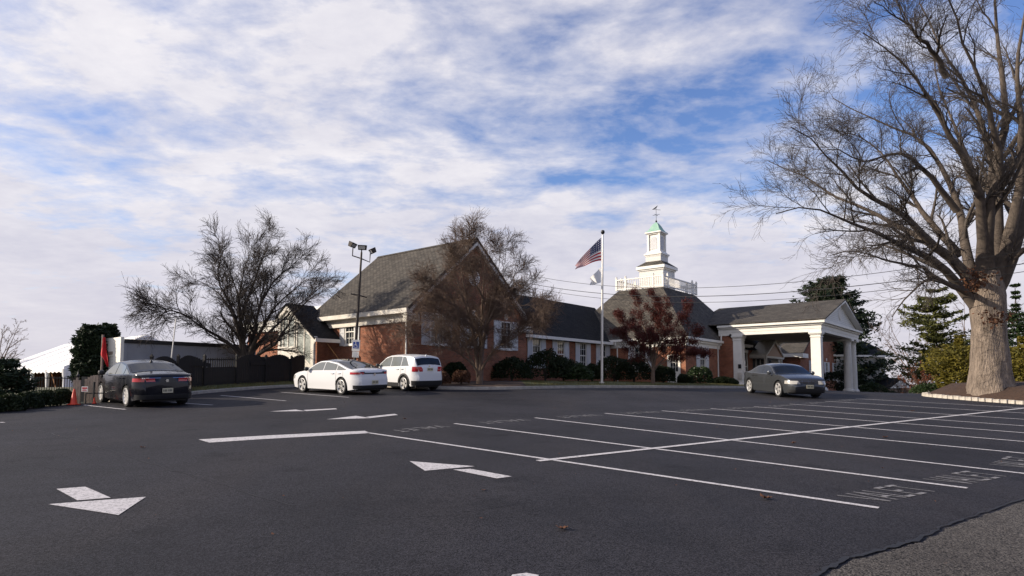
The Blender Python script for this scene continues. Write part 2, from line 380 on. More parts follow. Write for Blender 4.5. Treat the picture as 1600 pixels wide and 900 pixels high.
# stalls: centre line and the cross lines
S0 = g2(848, 720); cd = (g2(1600, 638)-S0).normalized()
stripe(S0-cd*.1, S0+cd*30, .13, dz=.010)
far = [g2(572, 676), g2(710, 662), g2(836, 653), g2(945, 646), g2(1034, 642), g2(1110, 638.6), g2(1178, 635.6), g2(1234, 631.5), g2(1289, 627), g2(1337, 623)]
near = [g2(1373, 794), g2(1512, 763), g2(1612, 741.5)]
sd = (near[0]-far[0]).normalized(); sd2 = Vector((math.cos(R(-46)), math.sin(R(-46))))
for k, a in enumerate(far):
    if k < 3: b = near[k]
    else: b = a+sd2*10.4
    stripe(a, b, .10); 
nears = near+[a+sd2*10.4 for a in far[3:]]
# block letters
GL = {'V': [[(0, 1), (.42, 0)], [(.42, 0), (.84, 1)]], 'A': [[(0, 0), (.42, 1)], [(.42, 1), (.84, 0)], [(.18, .34), (.66, .34)]],
      'L': [[(.08, 1), (.08, 0)], [(.08, .06), (.75, .06)]], 'E': [[(.08, 1), (.08, 0)], [(.08, .06), (.75, .06)], [(.08, .52), (.62, .52)], [(.08, .94), (.75, .94)]],
      'T': [[(.42, 1), (.42, 0)], [(0, .94), (.84, .94)]]}
def word(txt, org, ex, ey, size, m, w=.14):
    """stencilled word; ex reading direction, ey letter-up direction; one object for the word"""
    vs, fs = [], []
    for i, ch in enumerate(txt):
        for k, (p, q) in enumerate(GL[ch]):
            p = Vector(p)+Vector((i*1.12, 0)); q = Vector(q)+Vector((i*1.12, 0)); d = (q-p).normalized(); n_ = Vector((-d.y, d.x))*w/2
            for t0, t1 in ((0, .5), (.5, 1)):
                a, b = p+(q-p)*t0, p+(q-p)*t1
                quad = []
                for c in (a+n_, a-n_, b-n_, b+n_):
                    g = org+ex*c.x*size[0]+ey*c.y*size[1]; quad.append((g.x, g.y, H(g.x, g.y)+.006+.0015*k))
                o = len(vs); vs += quad; fs.append((o, o+1, o+2, o+3))
    me = bpy.data.meshes.new('painted_lettering'); me.from_pydata(vs, [], fs); me.materials.append(m)
    return link('painted_lettering', me, lot)
for k in range(len(far)-1):
    fx = (far[k+1]-far[k]); fl = fx.length; fx.normalize(); up = Vector((-fx.y, fx.x))
    if up.dot(sd) > 0: up = -up
    # near end: read from the near aisle;  far end: read from the far aisle
    nx = nears[k+1]-nears[k]; nl = nx.length; nx.normalize(); ins = -(nears[k]-far[k]).normalized()
    if k < 5: word('VALET', nears[k]+nx*(nl*.5-.72)+ins*.12, nx, ins, (.25, .54), M_['paint_worn'], .13)
    word('VALET', far[k]+fx*(fl*.5+.72)-ins*(.05), -fx, -ins, (.27, .42), M_['paint_worn'], .15)
def poly_px(name, pts, m=None): return drape(name, [g2(*p) for p in pts], m or M_['paint'], .006, .6)
poly_px('painted_stop_bar', [(310, 687), (570, 673.5), (579, 677), (327, 692)])
for head, shaft in (([(75, 788.5), (228, 777), (185, 805.5)], [(88, 764.5), (133, 761), (173, 778.3), (121, 782.5)]),
                    ([(640, 721), (742, 729), (664, 736)], [(708, 734.3), (735, 733), (800, 745), (776, 748)]),
                    ([(420, 643.3), (462, 640.2), (477, 642.6)], [(474, 640.9), (524, 638.2), (527, 639.6), (478, 642.6)]),
                    ([(510, 655.5), (556, 650), (580, 653.6)], [(572, 651.6), (616, 646.8), (622, 648.6), (579, 653.4)]),
                    ([(800, 899), (822, 896), (842, 899.5), (836, 912), (795, 910)], [(780, 925), (800, 918), (840, 918), (850, 930)])):
    a = poly_px('painted_arrow', head); poly_px('arrow_shaft', shaft).parent = a
for a, b in (((130, 633), (196, 640)), ((268, 629), (332, 633)), ((345, 618), (447, 626.5)), ((440, 613), (545, 621)), ((0, 660), (6, 660.6))): stripe(g2(*a), g2(*b), .09)
# the old road surface at lower right, its ragged edge and the crack
edge = [(1235, 930), (1290, 900), (1318, 884), (1340, 874), (1372, 868), (1405, 857), (1432, 850), (1458, 839), (1490, 823), (1520, 812), (1555, 800), (1600, 784), (1700, 752), (1900, 705)]
ep = [g2(*p) for p in edge]; fine = []
rg = random.Random(3)
for a, b in zip(ep, ep[1:]):
    for k in range(6): fine.append(a.lerp(b, k/6)+Vector((rg.uniform(-.02, .02), rg.uniform(-.02, .02))))
fine.append(ep[-1])
tag(drape('road', fine+[Vector((26, fine[-1].y-2)), Vector((26, -11)), Vector((-1, -11)), Vector((0.8, 2.5))], M_['road'], .008, 1., None), kind='structure')
cv, cf = [], []
for i, p in enumerate(fine):
    w = rg.uniform(.006, .02)*(1.6 if i < 45 else .8); q = p+Vector((-.035, .045))
    for s in (-1, 1): cv.append((q.x+s*w*.6, q.y-s*w, H(q.x, q.y)+.0125))
cf = [(2*i, 2*i+1, 2*i+3, 2*i+2) for i in range(len(fine)-1)]
me = bpy.data.meshes.new('crack'); me.from_pydata(cv, [], cf); me.materials.append(M_['crack']); link('crack', me, lot)

for cpts in ([(60, 672), (130, 690), (185, 708), (262, 733), (330, 752), (400, 775), (470, 792)], [(500, 830), (590, 812), (690, 806), (800, 788), (900, 776)], [(420, 655), (520, 668), (700, 690)], [(1010, 740), (1090, 726), (1180, 722)]):
    P2 = [g2(*p) for p in cpts]; V = []; q = []
    for a, b in zip(P2, P2[1:]): q += [a.lerp(b, k/9)+Vector((rg.uniform(-.03, .03), rg.uniform(-.03, .03))) for k in range(9)]
    for p in q:
        w = rg.uniform(.001, .006)
        for sgn in (-1, 1): V.append((p.x+sgn*w*.4, p.y+sgn*w*1.6, H(p.x, p.y)+.0035))
    me = bpy.data.meshes.new('crack'); me.from_pydata(V, [], [(2*i, 2*i+1, 2*i+3, 2*i+2) for i in range(len(q)-1)]); me.materials.append(M_['crack']); link('crack', me, lot)

# beds and lawns: strips from a kerb line up to the buildings
def strip_bed(name, front, back, zb, m, rows=8, wob=.03):
    rg = random.Random(5); V, F = [], []; n = len(front)
    for (fx, fy), (bx, by), zz in zip(front, back, zb):
        z0 = H(fx, fy)+.13
        for j in range(rows+1):
            t = j/rows; x = fx+(bx-fx)*t; y = fy+(by-fy)*t
            V.append((x, y, z0+(zz-z0)*(t*(2-t))+(rg.uniform(-wob, wob) if 0 < j < rows else 0)))
    k = rows+1
    F = [(i*k+j, (i+1)*k+j, (i+1)*k+j+1, i*k+j+1) for i in range(n-1) for j in range(rows)]
    return tag(link(name, np_mesh(name, V, F, m, True)), kind='structure')
def dense(pts, k=5):
    P = [Vector(p) for p in pts]; out = []
    for i in range(len(P)-1):
        p0 = P[max(i-1, 0)]; p1 = P[i]; p2 = P[i+1]; p3 = P[min(i+2, len(P)-1)]
        for j in range(k):
            t = j/k; out.append(.5*((2*p1)+(p2-p0)*t+(2*p0-5*p1+4*p2-p3)*t*t+(3*p1-p0-3*p2+p3)*t**3))
    out.append(P[-1]); return out
def kerb(front, w=.16, h=.14, m=None, name='kerb'):
    mb = MB(); n = len(front); V = []
    for i, p in enumerate(front):
        a = Vector(front[max(i-1, 0)]); b = Vector(front[min(i+1, n-1)]); d = (b-a).normalized(); nn = Vector((d.y, -d.x))*w
        z = H(p[0], p[1]); q = Vector(p)
        for (s, dz) in ((1, -.1), (1, h-.02), (.85, h), (0, h), (0, -.1)): V.append((q.x+nn.x*s, q.y+nn.y*s, z+dz))
    mb.add(V, [(i*5+k, (i+1)*5+k, (i+1)*5+k+1, i*5+k+1) for i in range(n-1) for k in range(4)]+[(0, 1, 2, 3, 4), tuple(5*(n-1)+k for k in (4, 3, 2, 1, 0))])
    return tag(mb.build(name, m or M_['kerb'], None, 40), kind='structure')
front = dense([(-6.2, 32.6), (-4.6, 31.0), (-1.6, 30.9), (0.3, 32.0), (3.6, 34.8), (8.6, 38.2), (13.5, 41.3), (17.0, 45.5), (18.9, 50.5), (19.3, 54.0)], 6)
back = dense([(-6.2, 36.6), (-5.2, 37.5), (-2.5, 40.6), (0, 44), (2.2, 47.5), (6.2, 52.5), (11.5, 53.5), (15.0, 53.5), (17.8, 55.6), (19.3, 56.0)], 6)
zb = [float(np.interp(i, [0, 18, 30, 42, 48, 54], [1.80, 1.96, 1.95, 1.78, 1.66, 1.52])) for i in range(len(front))]
strip_bed('mulch_bed', front[:20], back[:20], zb[:20], M_['mulch'])
strip_bed('lawn', front[19:], back[19:], zb[19:], M_['lawn'])
kerb([tuple(p) for p in front])
# left verge in front of the dark fence
vf = dense([(-14.2, 22.6), (-13.3, 24), (-13.2, 27), (-12.4, 30), (-11.2, 33), (-9.6, 35.6), (-8.7, 37.6)], 4)
vb = dense([(-15.5, 22.9), (-15.0, 24.3), (-15.0, 28), (-14.4, 31.5), (-13.2, 35), (-12.6, 38), (-12.0, 40)], 4)
strip_bed('verge', vf, vb, [H(p.x, p.y)+.25 for p in vb], M_['lawn'])
kerb([tuple(p) for p in vf][:], .13, .13)

# tree island at right: mound of mulch edged with single blocks
isl = dense([(21.5, 31.6), (20.0, 31.0), (19.35, 29.77), (19.6, 27.6), (20.27, 25.45), (21.2, 23.0), (22.6, 20.5)], 8)
V, F = [], []; rows = 9; rg = random.Random(8)
for p in isl:
    for j in range(rows+1):
        t = j/rows; x = p.x+.12+(31-p.x)*t*.9; y = p.y+(27.5-p.y)*t*.35
        V.append((x, y, H(p.x, p.y)*(1-t)+t*1.15+.10+.56*math.sin(min(1, t*6)*math.pi/2)+(rg.uniform(-.03, .03) if j else 0)))
k = rows+1; F = [(i*k+j, i*k+j+1, (i+1)*k+j+1, (i+1)*k+j) for i in range(len(isl)-1) for j in range(rows)]
island = tag(link('tree_island', np_mesh('tree_island', V, F, M_['mulch'], True)), kind='structure')
blk = MB().box(-.14, .14, -.085, .085, -.12, .15).mesh('edging_stone', M_['stone'], None, True, .02)
acc = 0; nxt = 0
for a, b in zip(isl, isl[1:]):
    L_ = (b-a).length
    while nxt < acc+L_:
        q = a.lerp(b, (nxt-acc)/L_); d = (b-a).normalized()
        o = link('edging_stone', blk, island, (q.x, q.y, H(q.x, q.y)+rg.uniform(-.015, .015)))
        o.rotation_euler = (rg.uniform(-.06, .06), rg.uniform(-.06, .06), math.atan2(d.y, d.x)+rg.uniform(-.06, .06)); o.scale = (rg.uniform(.92, 1.0), 1, rg.uniform(.88, 1.08)); nxt += .295
    acc += L_

# ------------------------------------------------------------------ the brick clubhouse (one building; local x along the gable front, y along its lit side)
OX, OY, ANG = -5.83, 36.0, R(51)
club = empty('brick_clubhouse', (OX, OY, 0), ANG, 'long red brick clubhouse with grey roofs, white trim, cupola and columned portico', 'building')
def loc2w(u, v): return Vector((OX+u*math.cos(ANG)-v*math.sin(ANG), OY+u*math.sin(ANG)+v*math.cos(ANG)))
def obox(mb, axis, f, a0, a1, d0, d1, z0, z1):
    if axis == 'x': mb.box(a0, a1, f-d1, f-d0, z0, z1)
    else: mb.box(f-d1, f-d0, a0, a1, z0, z1)
def window(root, axis, f, c, w, z0, z1, sh=0., cols=3, rows=2, keystone=False, shz=None, name='window'):
    a0, a1 = c-w/2, c+w/2; fr = MB(); t = .07
    obox(fr, axis, f, a0, a0+t, -.10, .03, z0, z1); obox(fr, axis, f, a1-t, a1, -.10, .03, z0, z1)
    obox(fr, axis, f, a0+t, a1-t, -.10, .03, z1-t, z1); obox(fr, axis, f, a0+t, a1-t, -.10, .03, z0, z0+t)
    obox(fr, axis, f, a0+t, a1-t, -.09, .02, (z0+z1)/2-.03, (z0+z1)/2+.03)
    W = fr.build(name, M_['white'], root)
    s = MB(); obox(s, axis, f, a0-.06, a1+.06, -.02, .10, z0-.08, z0-.002); s.build('sill', M_['white'], W)
    zm = (z0+z1)/2
    for (b0, b1, dd) in ((z0+t, zm-.03, -.055), (zm+.03, z1-t, -.035)):
        p = MB(); obox(p, axis, f, a0+t, a1-t, dd-.012, dd, b0, b1); p.build('pane', M_['glass'], W)
        m = MB()
        for i in range(1, cols): x = a0+t+(w-2*t)*i/cols; obox(m, axis, f, x-.012, x+.012, dd, dd+.015, b0, b1)
        for i in range(1, rows): z = b0+(b1-b0)*i/rows; obox(m, axis, f, a0+t, a1-t, dd+.001, dd+.014, z-.012, z+.012)
        m.build('muntins', M_['white'], W)
    if sh:
        q0, q1 = shz or (z0-.05, z1+.02)
        for (x0, x1) in ((a0-.04-sh, a0-.04), (a1+.04, a1+.04+sh)):
            m = MB(); obox(m, axis, f, x0, x1, .012, .04, q0, q1)
            for (x, y) in ((x0, x0+.06), (x1-.06, x1)): obox(m, axis, f, x, y, .038, .06, q0, q1)
            for z in (q0, (q0+q1)/2-.05, q1-.1): obox(m, axis, f, x0+.06, x1-.06, .038, .057, z, z+.1)
            m.build('shutter', M_['shutter'], W)
    if keystone:
        k = MB(); c0 = f-.05
        k.prism([(c-.10, c0, z1+.12), (c+.10, c0, z1+.12), (c+.17, c0, z1+.48), (c-.17, c0, z1+.48)], (0, .06, 0)); k.build('keystone', M_['white'], W)
    return W
def hole(c, w, z0, z1): return (c-w/2, c+w/2, z0, z1)
def slab(mb, quad, t=.14):
    a = [Vector(p) for p in quad]; n = (a[1]-a[0]).cross(a[2]-a[0]).normalized()
    if n.z < 0: n = -n; 
    return mb.prism(a, tuple(-n*t))
GB = 1.2    # bottom of all walls, below the beds
# --- gabled hall: x 0..10.8, y 0..9.1
EZ, RZ, HW, HL = 5.95, 10.6, 10.8, 9.1
fw = [(2.2, 1.1), (5.4, 1.1), (8.6, 1.1)]
w = MB(); w.wall('x', 0, .3, 0, HW, GB, EZ, [hole(c, ww, 4.05, 5.9) for c, ww in fw])
sl_ = (RZ-EZ)/(HW/2)
w.prism([(0, 0, EZ), (HW, 0, EZ), (HW/2, 0, RZ)], (0, .3, 0)); w.build('gable_wall', M_['brick'], club)
w = MB(); w.wall('y', 0, .3, .3, HL, GB, EZ, [hole(5.36, .95, 4.15, 5.75)]); w.build('side_wall', M_['brick'], club)
w = MB(); w.wall('y', HW-.3, HW, .3, HL, GB, EZ); w.wall('x', HL-.3, HL, .3, HW-.3, GB, EZ); w.prism([(0, HL-.3, EZ), (HW, HL-.3, EZ), (HW/2, HL-.3, RZ)], (0, .3, 0)); w.build('rear_wall', M_['brick'], club)
for c, ww in fw: window(club, 'x', 0, c, ww, 4.05, 5.9, .66, keystone=True)
window(club, 'y', 0, 5.36, .95, 4.15, 5.75, .45)
def gable_roof(x0, x1, y0, y1, ez, rz, ov, m, name='roof', fo=.35, bo=.35, fascia=True):
    """ridge along y"""
    xm = (x0+x1)/2; s = (rz-ez)/(x1-x0)*2; r = MB(); t = .16
    zl = ez-ov*s+t; zr = rz+t
    for sg, xe in ((-1, x0-ov), (1, x1+ov)):
        slab(r, [(xe, y0-fo, zl), (xm, y0-fo, zr), (xm, y1+bo, zr), (xe, y1+bo, zl)], t)
    o = r.build(name, m, club)
    c = MB(); c.prism([(xm-.16, y0-fo+.02, zr-.09), (xm+.16, y0-fo+.02, zr-.09), (xm, y0-fo+.02, zr+.05)], (0, y1+bo-y0+fo-.04, 0)); c.build('ridge_cap', m, o)
    return o
hr = gable_roof(0, HW, 0, HL, EZ+.25, RZ+.2, .42, M_['shingle'])
# eaves trim along the lit side: gutter, frieze
t = MB(); t.box(-.50, -.30, -.35, HL+.35, 5.72, 5.98); t.box(-.30, -.003, -.30, HL+.3, 5.70, 5.86); t.box(-.10, -.003, -.003, HL, 5.25, 5.698); t.box(-.16, -.102, -.1, HL, 5.25, 5.36)
t.build('eaves_trim', M_['white_dirty'], club, None, 0)
t = MB()
s_ = (RZ+.2-EZ-.25)/(HW/2)
for sg in (-1, 1):                                   # rake boards of the front gable
    xe = HW/2+sg*(HW/2+.40); zl = EZ+.25-.40*s_
    for (d0, d1, h0, h1) in ((-.33, -.25, -.30, -.02), (-.25, -.003, -.22, -.05)):
        t.prism([(xe, d0, zl+h0), (HW/2, d0, RZ+.2+h0), (HW/2, d0, RZ+.2+h1), (xe, d0, zl+h1)], (0, d1-d0, 0))
t.box(HW-.75, HW+.42, -.30, -.003, 5.30, 5.72); t.box(-.42, .55, -.30, -.003, 5.30, 5.72)
t.build('rake_trim', M_['white_dirty'], club)
t = MB(); cx, cz = 5.4, 8.45
t.add([(cx+.52*math.cos(a), -.06, cz+.52*math.sin(a)) for a in np.linspace(0, 2*math.pi, 25)[:-1]]+[(cx+.40*math.cos(a), -.06, cz+.40*math.sin(a)) for a in np.linspace(0, 2*math.pi, 25)[:-1]],
      [(i, (i+1) % 24, 24+(i+1) % 24, 24+i) for i in range(24)])
vent = t.build('round_vent', M_['white'], club)
b = MB()
for k in range(7):
    z = cz-.33+k*.11; hw = math.sqrt(max(.02, .16-(z-cz)**2)); b.add([(cx-hw, -.02, z+.05), (cx+hw, -.02, z+.05), (cx+hw, -.055, z-.02), (cx-hw, -.055, z-.02)], [(0, 1, 2, 3)])
b.build('louvre', M_['white_dirty'], vent)
d = MB(); d.tube([(-.44, .12, 5.75), (-.30, .12, 5.55), (-.07, .12, 5.35), (-.07, .12, 1.7)], .055, 8); d.build('downspout', M_['white'], club, 40)
# --- low wing: x 10.8..23.1, y .4..
WE, WR, WY = 5.30, 8.55, .4
wc = [12.55, 15.6, 18.7, 21.75]
w = MB(); w.wall('x', WY, WY+.3, HW, 23.1, GB, WE, [hole(c, 1.0, 2.95, 5.0) for c in wc]); w.wall('x', 6.7, 7.0, HW, 23.1, GB, WE); w.build('wing_wall', M_['brick'], club)
for c in wc: window(club, 'x', WY, c, 1.0, 2.95, 5.0, .55)
ridge_y = 3.7; sw = (WR-WE)/(ridge_y-WY); r = MB()
slab(r, [(HW-.02, WY-.40, WE-.40*sw+.16), (25.9, WY-.40, WE-.40*sw+.16), (25.9, ridge_y, WR+.16), (HW-.02, ridge_y, WR+.16)]); slab(r, [(HW-.02, ridge_y, WR+.16), (25.9, ridge_y, WR+.16), (25.9, 7.4, WE-.40*sw+.16), (HW-.02, 7.4, WE-.40*sw+.16)])
r.build('wing_roof', M_['shingle_dark'], club)  # shadow of the hall on this roof is put into the dark shingle colour
t = MB(); t.box(HW+.003, 23.0, WY-.44, WY-.30, WE-.30, WE-.08); t.box(HW+.003, 23.05, WY-.298, WY-.003, WE-.28, WE-.16); t.build('wing_gutter', M_['white'], club)
# --- main block with steep hipped roof, deck, balustrade and cupola
MX0, MX1, MY0, MY1, ME, DZ, K = 23.1, 37.2, -6.27, 5.3, 5.35, 10.15, 3.6
w = MB(); w.wall('y', MX0, MX0+.3, MY0, MY1, GB, ME-.3, [(-5.83, -4.74, 1.62, 4.05), (-2.9, -1.8, 2.8, 4.8)]); w.build('main_side_wall', M_['brick'], club)
w = MB(); w.wall('x', MY0, MY0+.3, MX0+.3, 30.3, GB, ME-.3, [hole(26.35, 1.15, 2.75, 4.8)]); w.wall('x', MY1-.3, MY1, MX0+.3, MX1, GB, ME-.3); w.wall('y', MX1-.3, MX1, MY0+.3, MY1-.3, GB, ME-.3); w.build('main_front_wall', M_['brick'], club)
window(club, 'x', MY0, 26.35, 1.15, 2.75, 4.8, .65)
window(club, 'y', MX0, -2.35, 1.1, 2.8, 4.8, .5)
t = MB()
for (g, z0, z1) in ((.06, ME-.62, ME-.3), (.22, ME-.3, ME-.12), (.42, ME-.12, ME+.08)): t.box(MX0-g, MX1+g, MY0-g, MY1+g, z0, z1-.003)
t.build('main_cornice', M_['white'], club)
r = MB(); g = .36; r.add([(MX0-g, MY0-g, ME+.08), (MX1+g, MY0-g, ME+.08), (MX1+g, MY1+g, ME+.08), (MX0-g, MY1+g, ME+.08), (MX0+K, MY0+K, DZ), (MX1-K, MY0+K, DZ), (MX1-K, MY1-K, DZ), (MX0+K, MY1-K, DZ)],
      [(0, 1, 5, 4), (1, 2, 6, 5), (2, 3, 7, 6), (3, 0, 4, 7), (4, 5, 6, 7), (0, 3, 2, 1)]); mr = r.build('main_roof', M_['shingle'], club)
v = MB(); v.tube([(MX0+2.9, MY0+4.6, 8.7), (MX0+2.9, MY0+4.6, 9.75)], .07, 10); v.build('vent_pipe', M_['iron'], mr, 40)
# entry door in the lit side
dr = MB(); obox(dr, 'y', MX0, -5.83, -5.72, -.10, .06, 1.62, 4.05); obox(dr, 'y', MX0, -4.85, -4.74, -.10, .06, 1.62, 4.05); obox(dr, 'y', MX0, -5.72, -4.85, -.10, .06, 3.92, 4.05)
obox(dr, 'y', MX0, -5.72, -4.85, -.09, -.04, 1.66, 2.72)
for a in (-5.72, -4.97): obox(dr, 'y', MX0, a, a+.12, -.09, -.038, 2.72, 3.92)
obox(dr, 'y', MX0, -5.60, -4.97, -.09, -.038, 3.8, 3.92); door = dr.build('door', M_['white'], club)
p = MB(); obox(p, 'y', MX0, -5.60, -4.97, -.08, -.06, 2.72, 3.8); p.build('pane', M_['glass'], door)
m = MB(); 
for i in (1, 2): obox(m, 'y', MX0, -5.60+.21*i-.012, -5.60+.21*i+.012, -.06, -.045, 2.72, 3.8); obox(m, 'y', MX0, -5.60, -4.97, -.059, -.046, 2.72+.36*i-.012, 2.72+.36*i+.012)
m.build('muntins', M_['white'], door)
m = MB()
for (a0, a1, z0, z1) in ((-5.62, -5.34, 1.8, 2.55), (-5.24, -4.96, 1.8, 2.55)):
    obox(m, 'y', MX0, a0, a1, -.04, -.02, z0, z1)
m.build('door_panel', M_['white'], door)
for (u, v_) in ((MX0-.07, -.25), ): 
    d = MB(); d.tube([(u-.3, v_, 5.2), (u-.3, v_, 4.95), (u, v_, 4.7), (u, v_, 1.7)], .055, 8); d.build('downspout', M_['white'], club, 40)
d = MB(); d.tube([(29.6, MY0-.38, 6.0), (29.6, MY0-.38, 5.3), (29.6, MY0-.07, 4.8), (29.6, MY0-.07, 1.6)], .06, 8); d.build('downspout', M_['white'], club, 40)
# balustrade round the deck
bx0, bx1, by0, by1 = MX0+K-.1, MX1-K+.1, MY0+K-.1, MY1-K+.1
bal = MB(); cnr = [(bx0, by0), (bx1, by0), (bx1, by1), (bx0, by1)]
for i in range(4):
    (x0, y0), (x1, y1) = cnr[i], cnr[(i+1) % 4]
    for (z0, z1, hw) in ((DZ+.08, DZ+.17, .045), (DZ+.93, DZ+1.02, .06)):
        if y0 == y1: bal.box(min(x0, x1)+.07, max(x0, x1)-.07, y0-hw, y0+hw, z0, z1)
        else: bal.box(x0-hw, x0+hw, min(y0, y1)+.07, max(y0, y1)-.07, z0, z1)
BAL = bal.build('balustrade', M_['white'], club)
post = MB().box(-.075, .075, -.075, .075, 0, 1.12).frustum(0, 0, .1, .1, 1.12, .1, .1, 1.15).lathe([(.03, 1.15), (.075, 1.2), (.085, 1.25), (.05, 1.31), (.005, 1.34)], n=10).mesh('post', M_['white'], 30)
bst = MB().lathe([(.03, .17), (.03, .3), (.045, .45), (.03, .6), (.03, .93)], n=6).mesh('baluster', M_['white'], 40)
for i in range(4):
    a, b = Vector((*cnr[i], DZ)), Vector((*cnr[(i+1) % 4], DZ)); L_ = (b-a).length
    for f in (0., .93/L_ if i != 2 else .5, 1-.93/L_): link('post', post, BAL, a.lerp(b, f))
    kk = int(L_/.21)
    for j in range(1, kk):
        link('baluster', bst, BAL, a.lerp(b, j/kk))
# cupola
CU, CV = (MX0+MX1)/2, (MY0+MY1)/2
c = MB(); c.box(CU-1.2, CU+1.2, CV-1.2, CV+1.2, DZ, 12.35); cup = c.build('cupola', M_['siding'], club)
c = MB(); c.box(CU-1.42, CU+1.42, CV-1.42, CV+1.42, 12.28, 12.55); c.box(CU-1.30, CU+1.30, CV-1.30, CV+1.30, 12.15, 12.278); c.build('base_cornice', M_['white'], cup)
c = MB(); c.frustum(CU, CV, 1.42, 1.42, 12.553, .78, .78, 13.05); c.build('skirt_roof', M_['shingle'], cup)
c = MB(); c.box(CU-.76, CU+.76, CV-.76, CV+.76, 12.9, 13.62); c.build('middle_stage', M_['siding'], cup)
c = MB(); c.box(CU-.80, CU+.80, CV-.80, CV+.80, 13.55, 13.66); c.box(CU-.88, CU+.88, CV-.88, CV+.88, 13.663, 13.8); c.frustum(CU, CV, .80, .80, 13.803, .62, .62, 14.05); c.build('middle_cornice', M_['white'], cup)
c = MB(); h_ = .56
for sx in (-1, 1):
    for sy in (-1, 1): c.box(CU+sx*h_-.09, CU+sx*h_+.09, CV+sy*h_-.09, CV+sy*h_+.09, 14.0, 15.62)
c.box(CU-h_+.02, CU+h_-.02, CV-h_+.02, CV+h_-.02, 14.0, 15.62); c.build('lantern', M_['white'], cup)
for (ax, sg) in (('x', -1), ('y', -1), ('x', 1), ('y', 1)):                # arched louvres
    f = (CV if ax == 'x' else CU)+sg*(h_-.02+.012); q = [(-.3, 14.2), (.3, 14.2)]+[(.3*math.cos(a), 15.1+.3*math.sin(a)) for a in np.linspace(0, math.pi, 9)]
    P_ = [((CU+a, f, z) if ax == 'x' else (f, CV+a, z)) for a, z in q]
    MB().prism(P_, (0, sg*.02, 0) if ax == 'x' else (sg*.02, 0, 0)).build('arched_louvre', M_['shutter'], cup)
c = MB(); c.box(CU-.68, CU+.68, CV-.68, CV+.68, 15.62, 15.72); c.box(CU-.80, CU+.80, CV-.80, CV+.80, 15.723, 15.84); c.build('lantern_cornice', M_['white'], cup)
c = MB(); pf = [(.80, 15.843), (.62, 15.98), (.47, 16.2), (.36, 16.45), (.20, 16.7), (.04, 16.85)]
for (r0, z0), (r1, z1) in zip(pf, pf[1:]): c.frustum(CU, CV, r0, r0, z0, r1, r1, z1)
c.build('bell_roof', M_['copper'], cup)
c = MB(); c.lathe([(.03, 16.8), (.09, 16.9), (.09, 16.98), (.02, 17.05), (.018, 18.3)], (CU, CV, 0), 8)
c.tube([(CU-.35, CV, 17.55), (CU+.35, CV, 17.55)], .018, 5); c.tube([(CU, CV-.35, 17.55), (CU, CV+.35, 17.55)], .018, 5)
dv = Vector((.75, -.55, 0)).normalized()
c.tube([Vector((CU, CV, 18.05))-dv*.4, Vector((CU, CV, 18.05))+dv*.45], .02, 5)
for s in (-1, 1): c.prism([Vector((CU, CV, 18.05))+dv*a+Vector((0, 0, z)) for a, z in ((-.38, 0), (-.15, .05), (.1, .28), (.18, .42), (-.0, .12))], (0, .01*s, 0))
c.build('weathervane', M_['iron'], cup)
# --- portico: x 30..44, y -14.5..-6.27
PX0, PX1, PY0, PY1, PB, PE, PR = 30., 44., -14.5, MY0, 5.87, 6.62, 9.0
t = MB()
def ring(g, z0, z1, th=.55):
    t.box(PX0-g, PX1+g, PY0-g, PY0+th, z0, z1); t.box(PX0-g, PX0+th, PY0+th, PY1-.003, z0, z1); t.box(PX1-th, PX1+g, PY0+th, PY1-.003, z0, z1)
ring(0, PB, PB+.27); ring(.03, PB+.273, PE-.2); ring(.15, PE-.197, PE-.06); ring(.34, PE-.057, PE+.12)
por = t.build('portico', M_['white'], club)
xm = (PX0+PX1)/2; r = MB(); s_ = (PR-PE-.12)/(xm-PX0+.34)
for xe in (PX0-.38, PX1+.38): slab(r, [(xe, PY0-.42, PE+.24), (xm, PY0-.42, PR+.12), (xm, PY1+2.6, PR+.12), (xe, PY1+2.6, PE+.24)], .10)
r.build('portico_roof', M_['shingle'], por)
w = MB(); w.prism([(PX0-.05, PY0+.1, PE+.123), (PX1+.05, PY0+.1, PE+.123), (xm, PY0+.1, PR-.12)], (0, .3, 0)); w.build('pediment', M_['siding'], por)
w = MB()
for sg in (-1, 1):
    xe = xm+sg*(xm-PX0+.36); w.prism([(xe, PY0-.40, PE+.122), (xm, PY0-.40, PR-.16), (xm, PY0-.40, PR+.0), (xe, PY0-.40, PE+.135)], (0, .5, 0))
w.build('raking_cornice', M_['white'], por)
b = MB(); b.add([(xm+.42*math.cos(a), PY0+.04, 7.75+.42*math.sin(a)) for a in np.linspace(0, 2*math.pi, 21)[:-1]]+[(xm+.5*math.cos(a), PY0+.09, 7.75+.5*math.sin(a)) for a in np.linspace(0, 2*math.pi, 21)[:-1]],
      [tuple(range(20))]+[(i, (i+1) % 20, 20+(i+1) % 20, 20+i) for i in range(20)]); bd = b.build('round_emblem', M_['white_dirty'], por)
c = MB(); c.box(PX0+.55, PX1-.55, PY0+.55, PY1-.01, PB+.1, PB+.2); c.build('ceiling', M_['ceiling'], por)
w = MB(); w.wall('y', PX0+.12, PX0+.42, -7.45, MY0-.003, GB, PB-.003); w.build('portico_side_wall', M_['brick'], por)
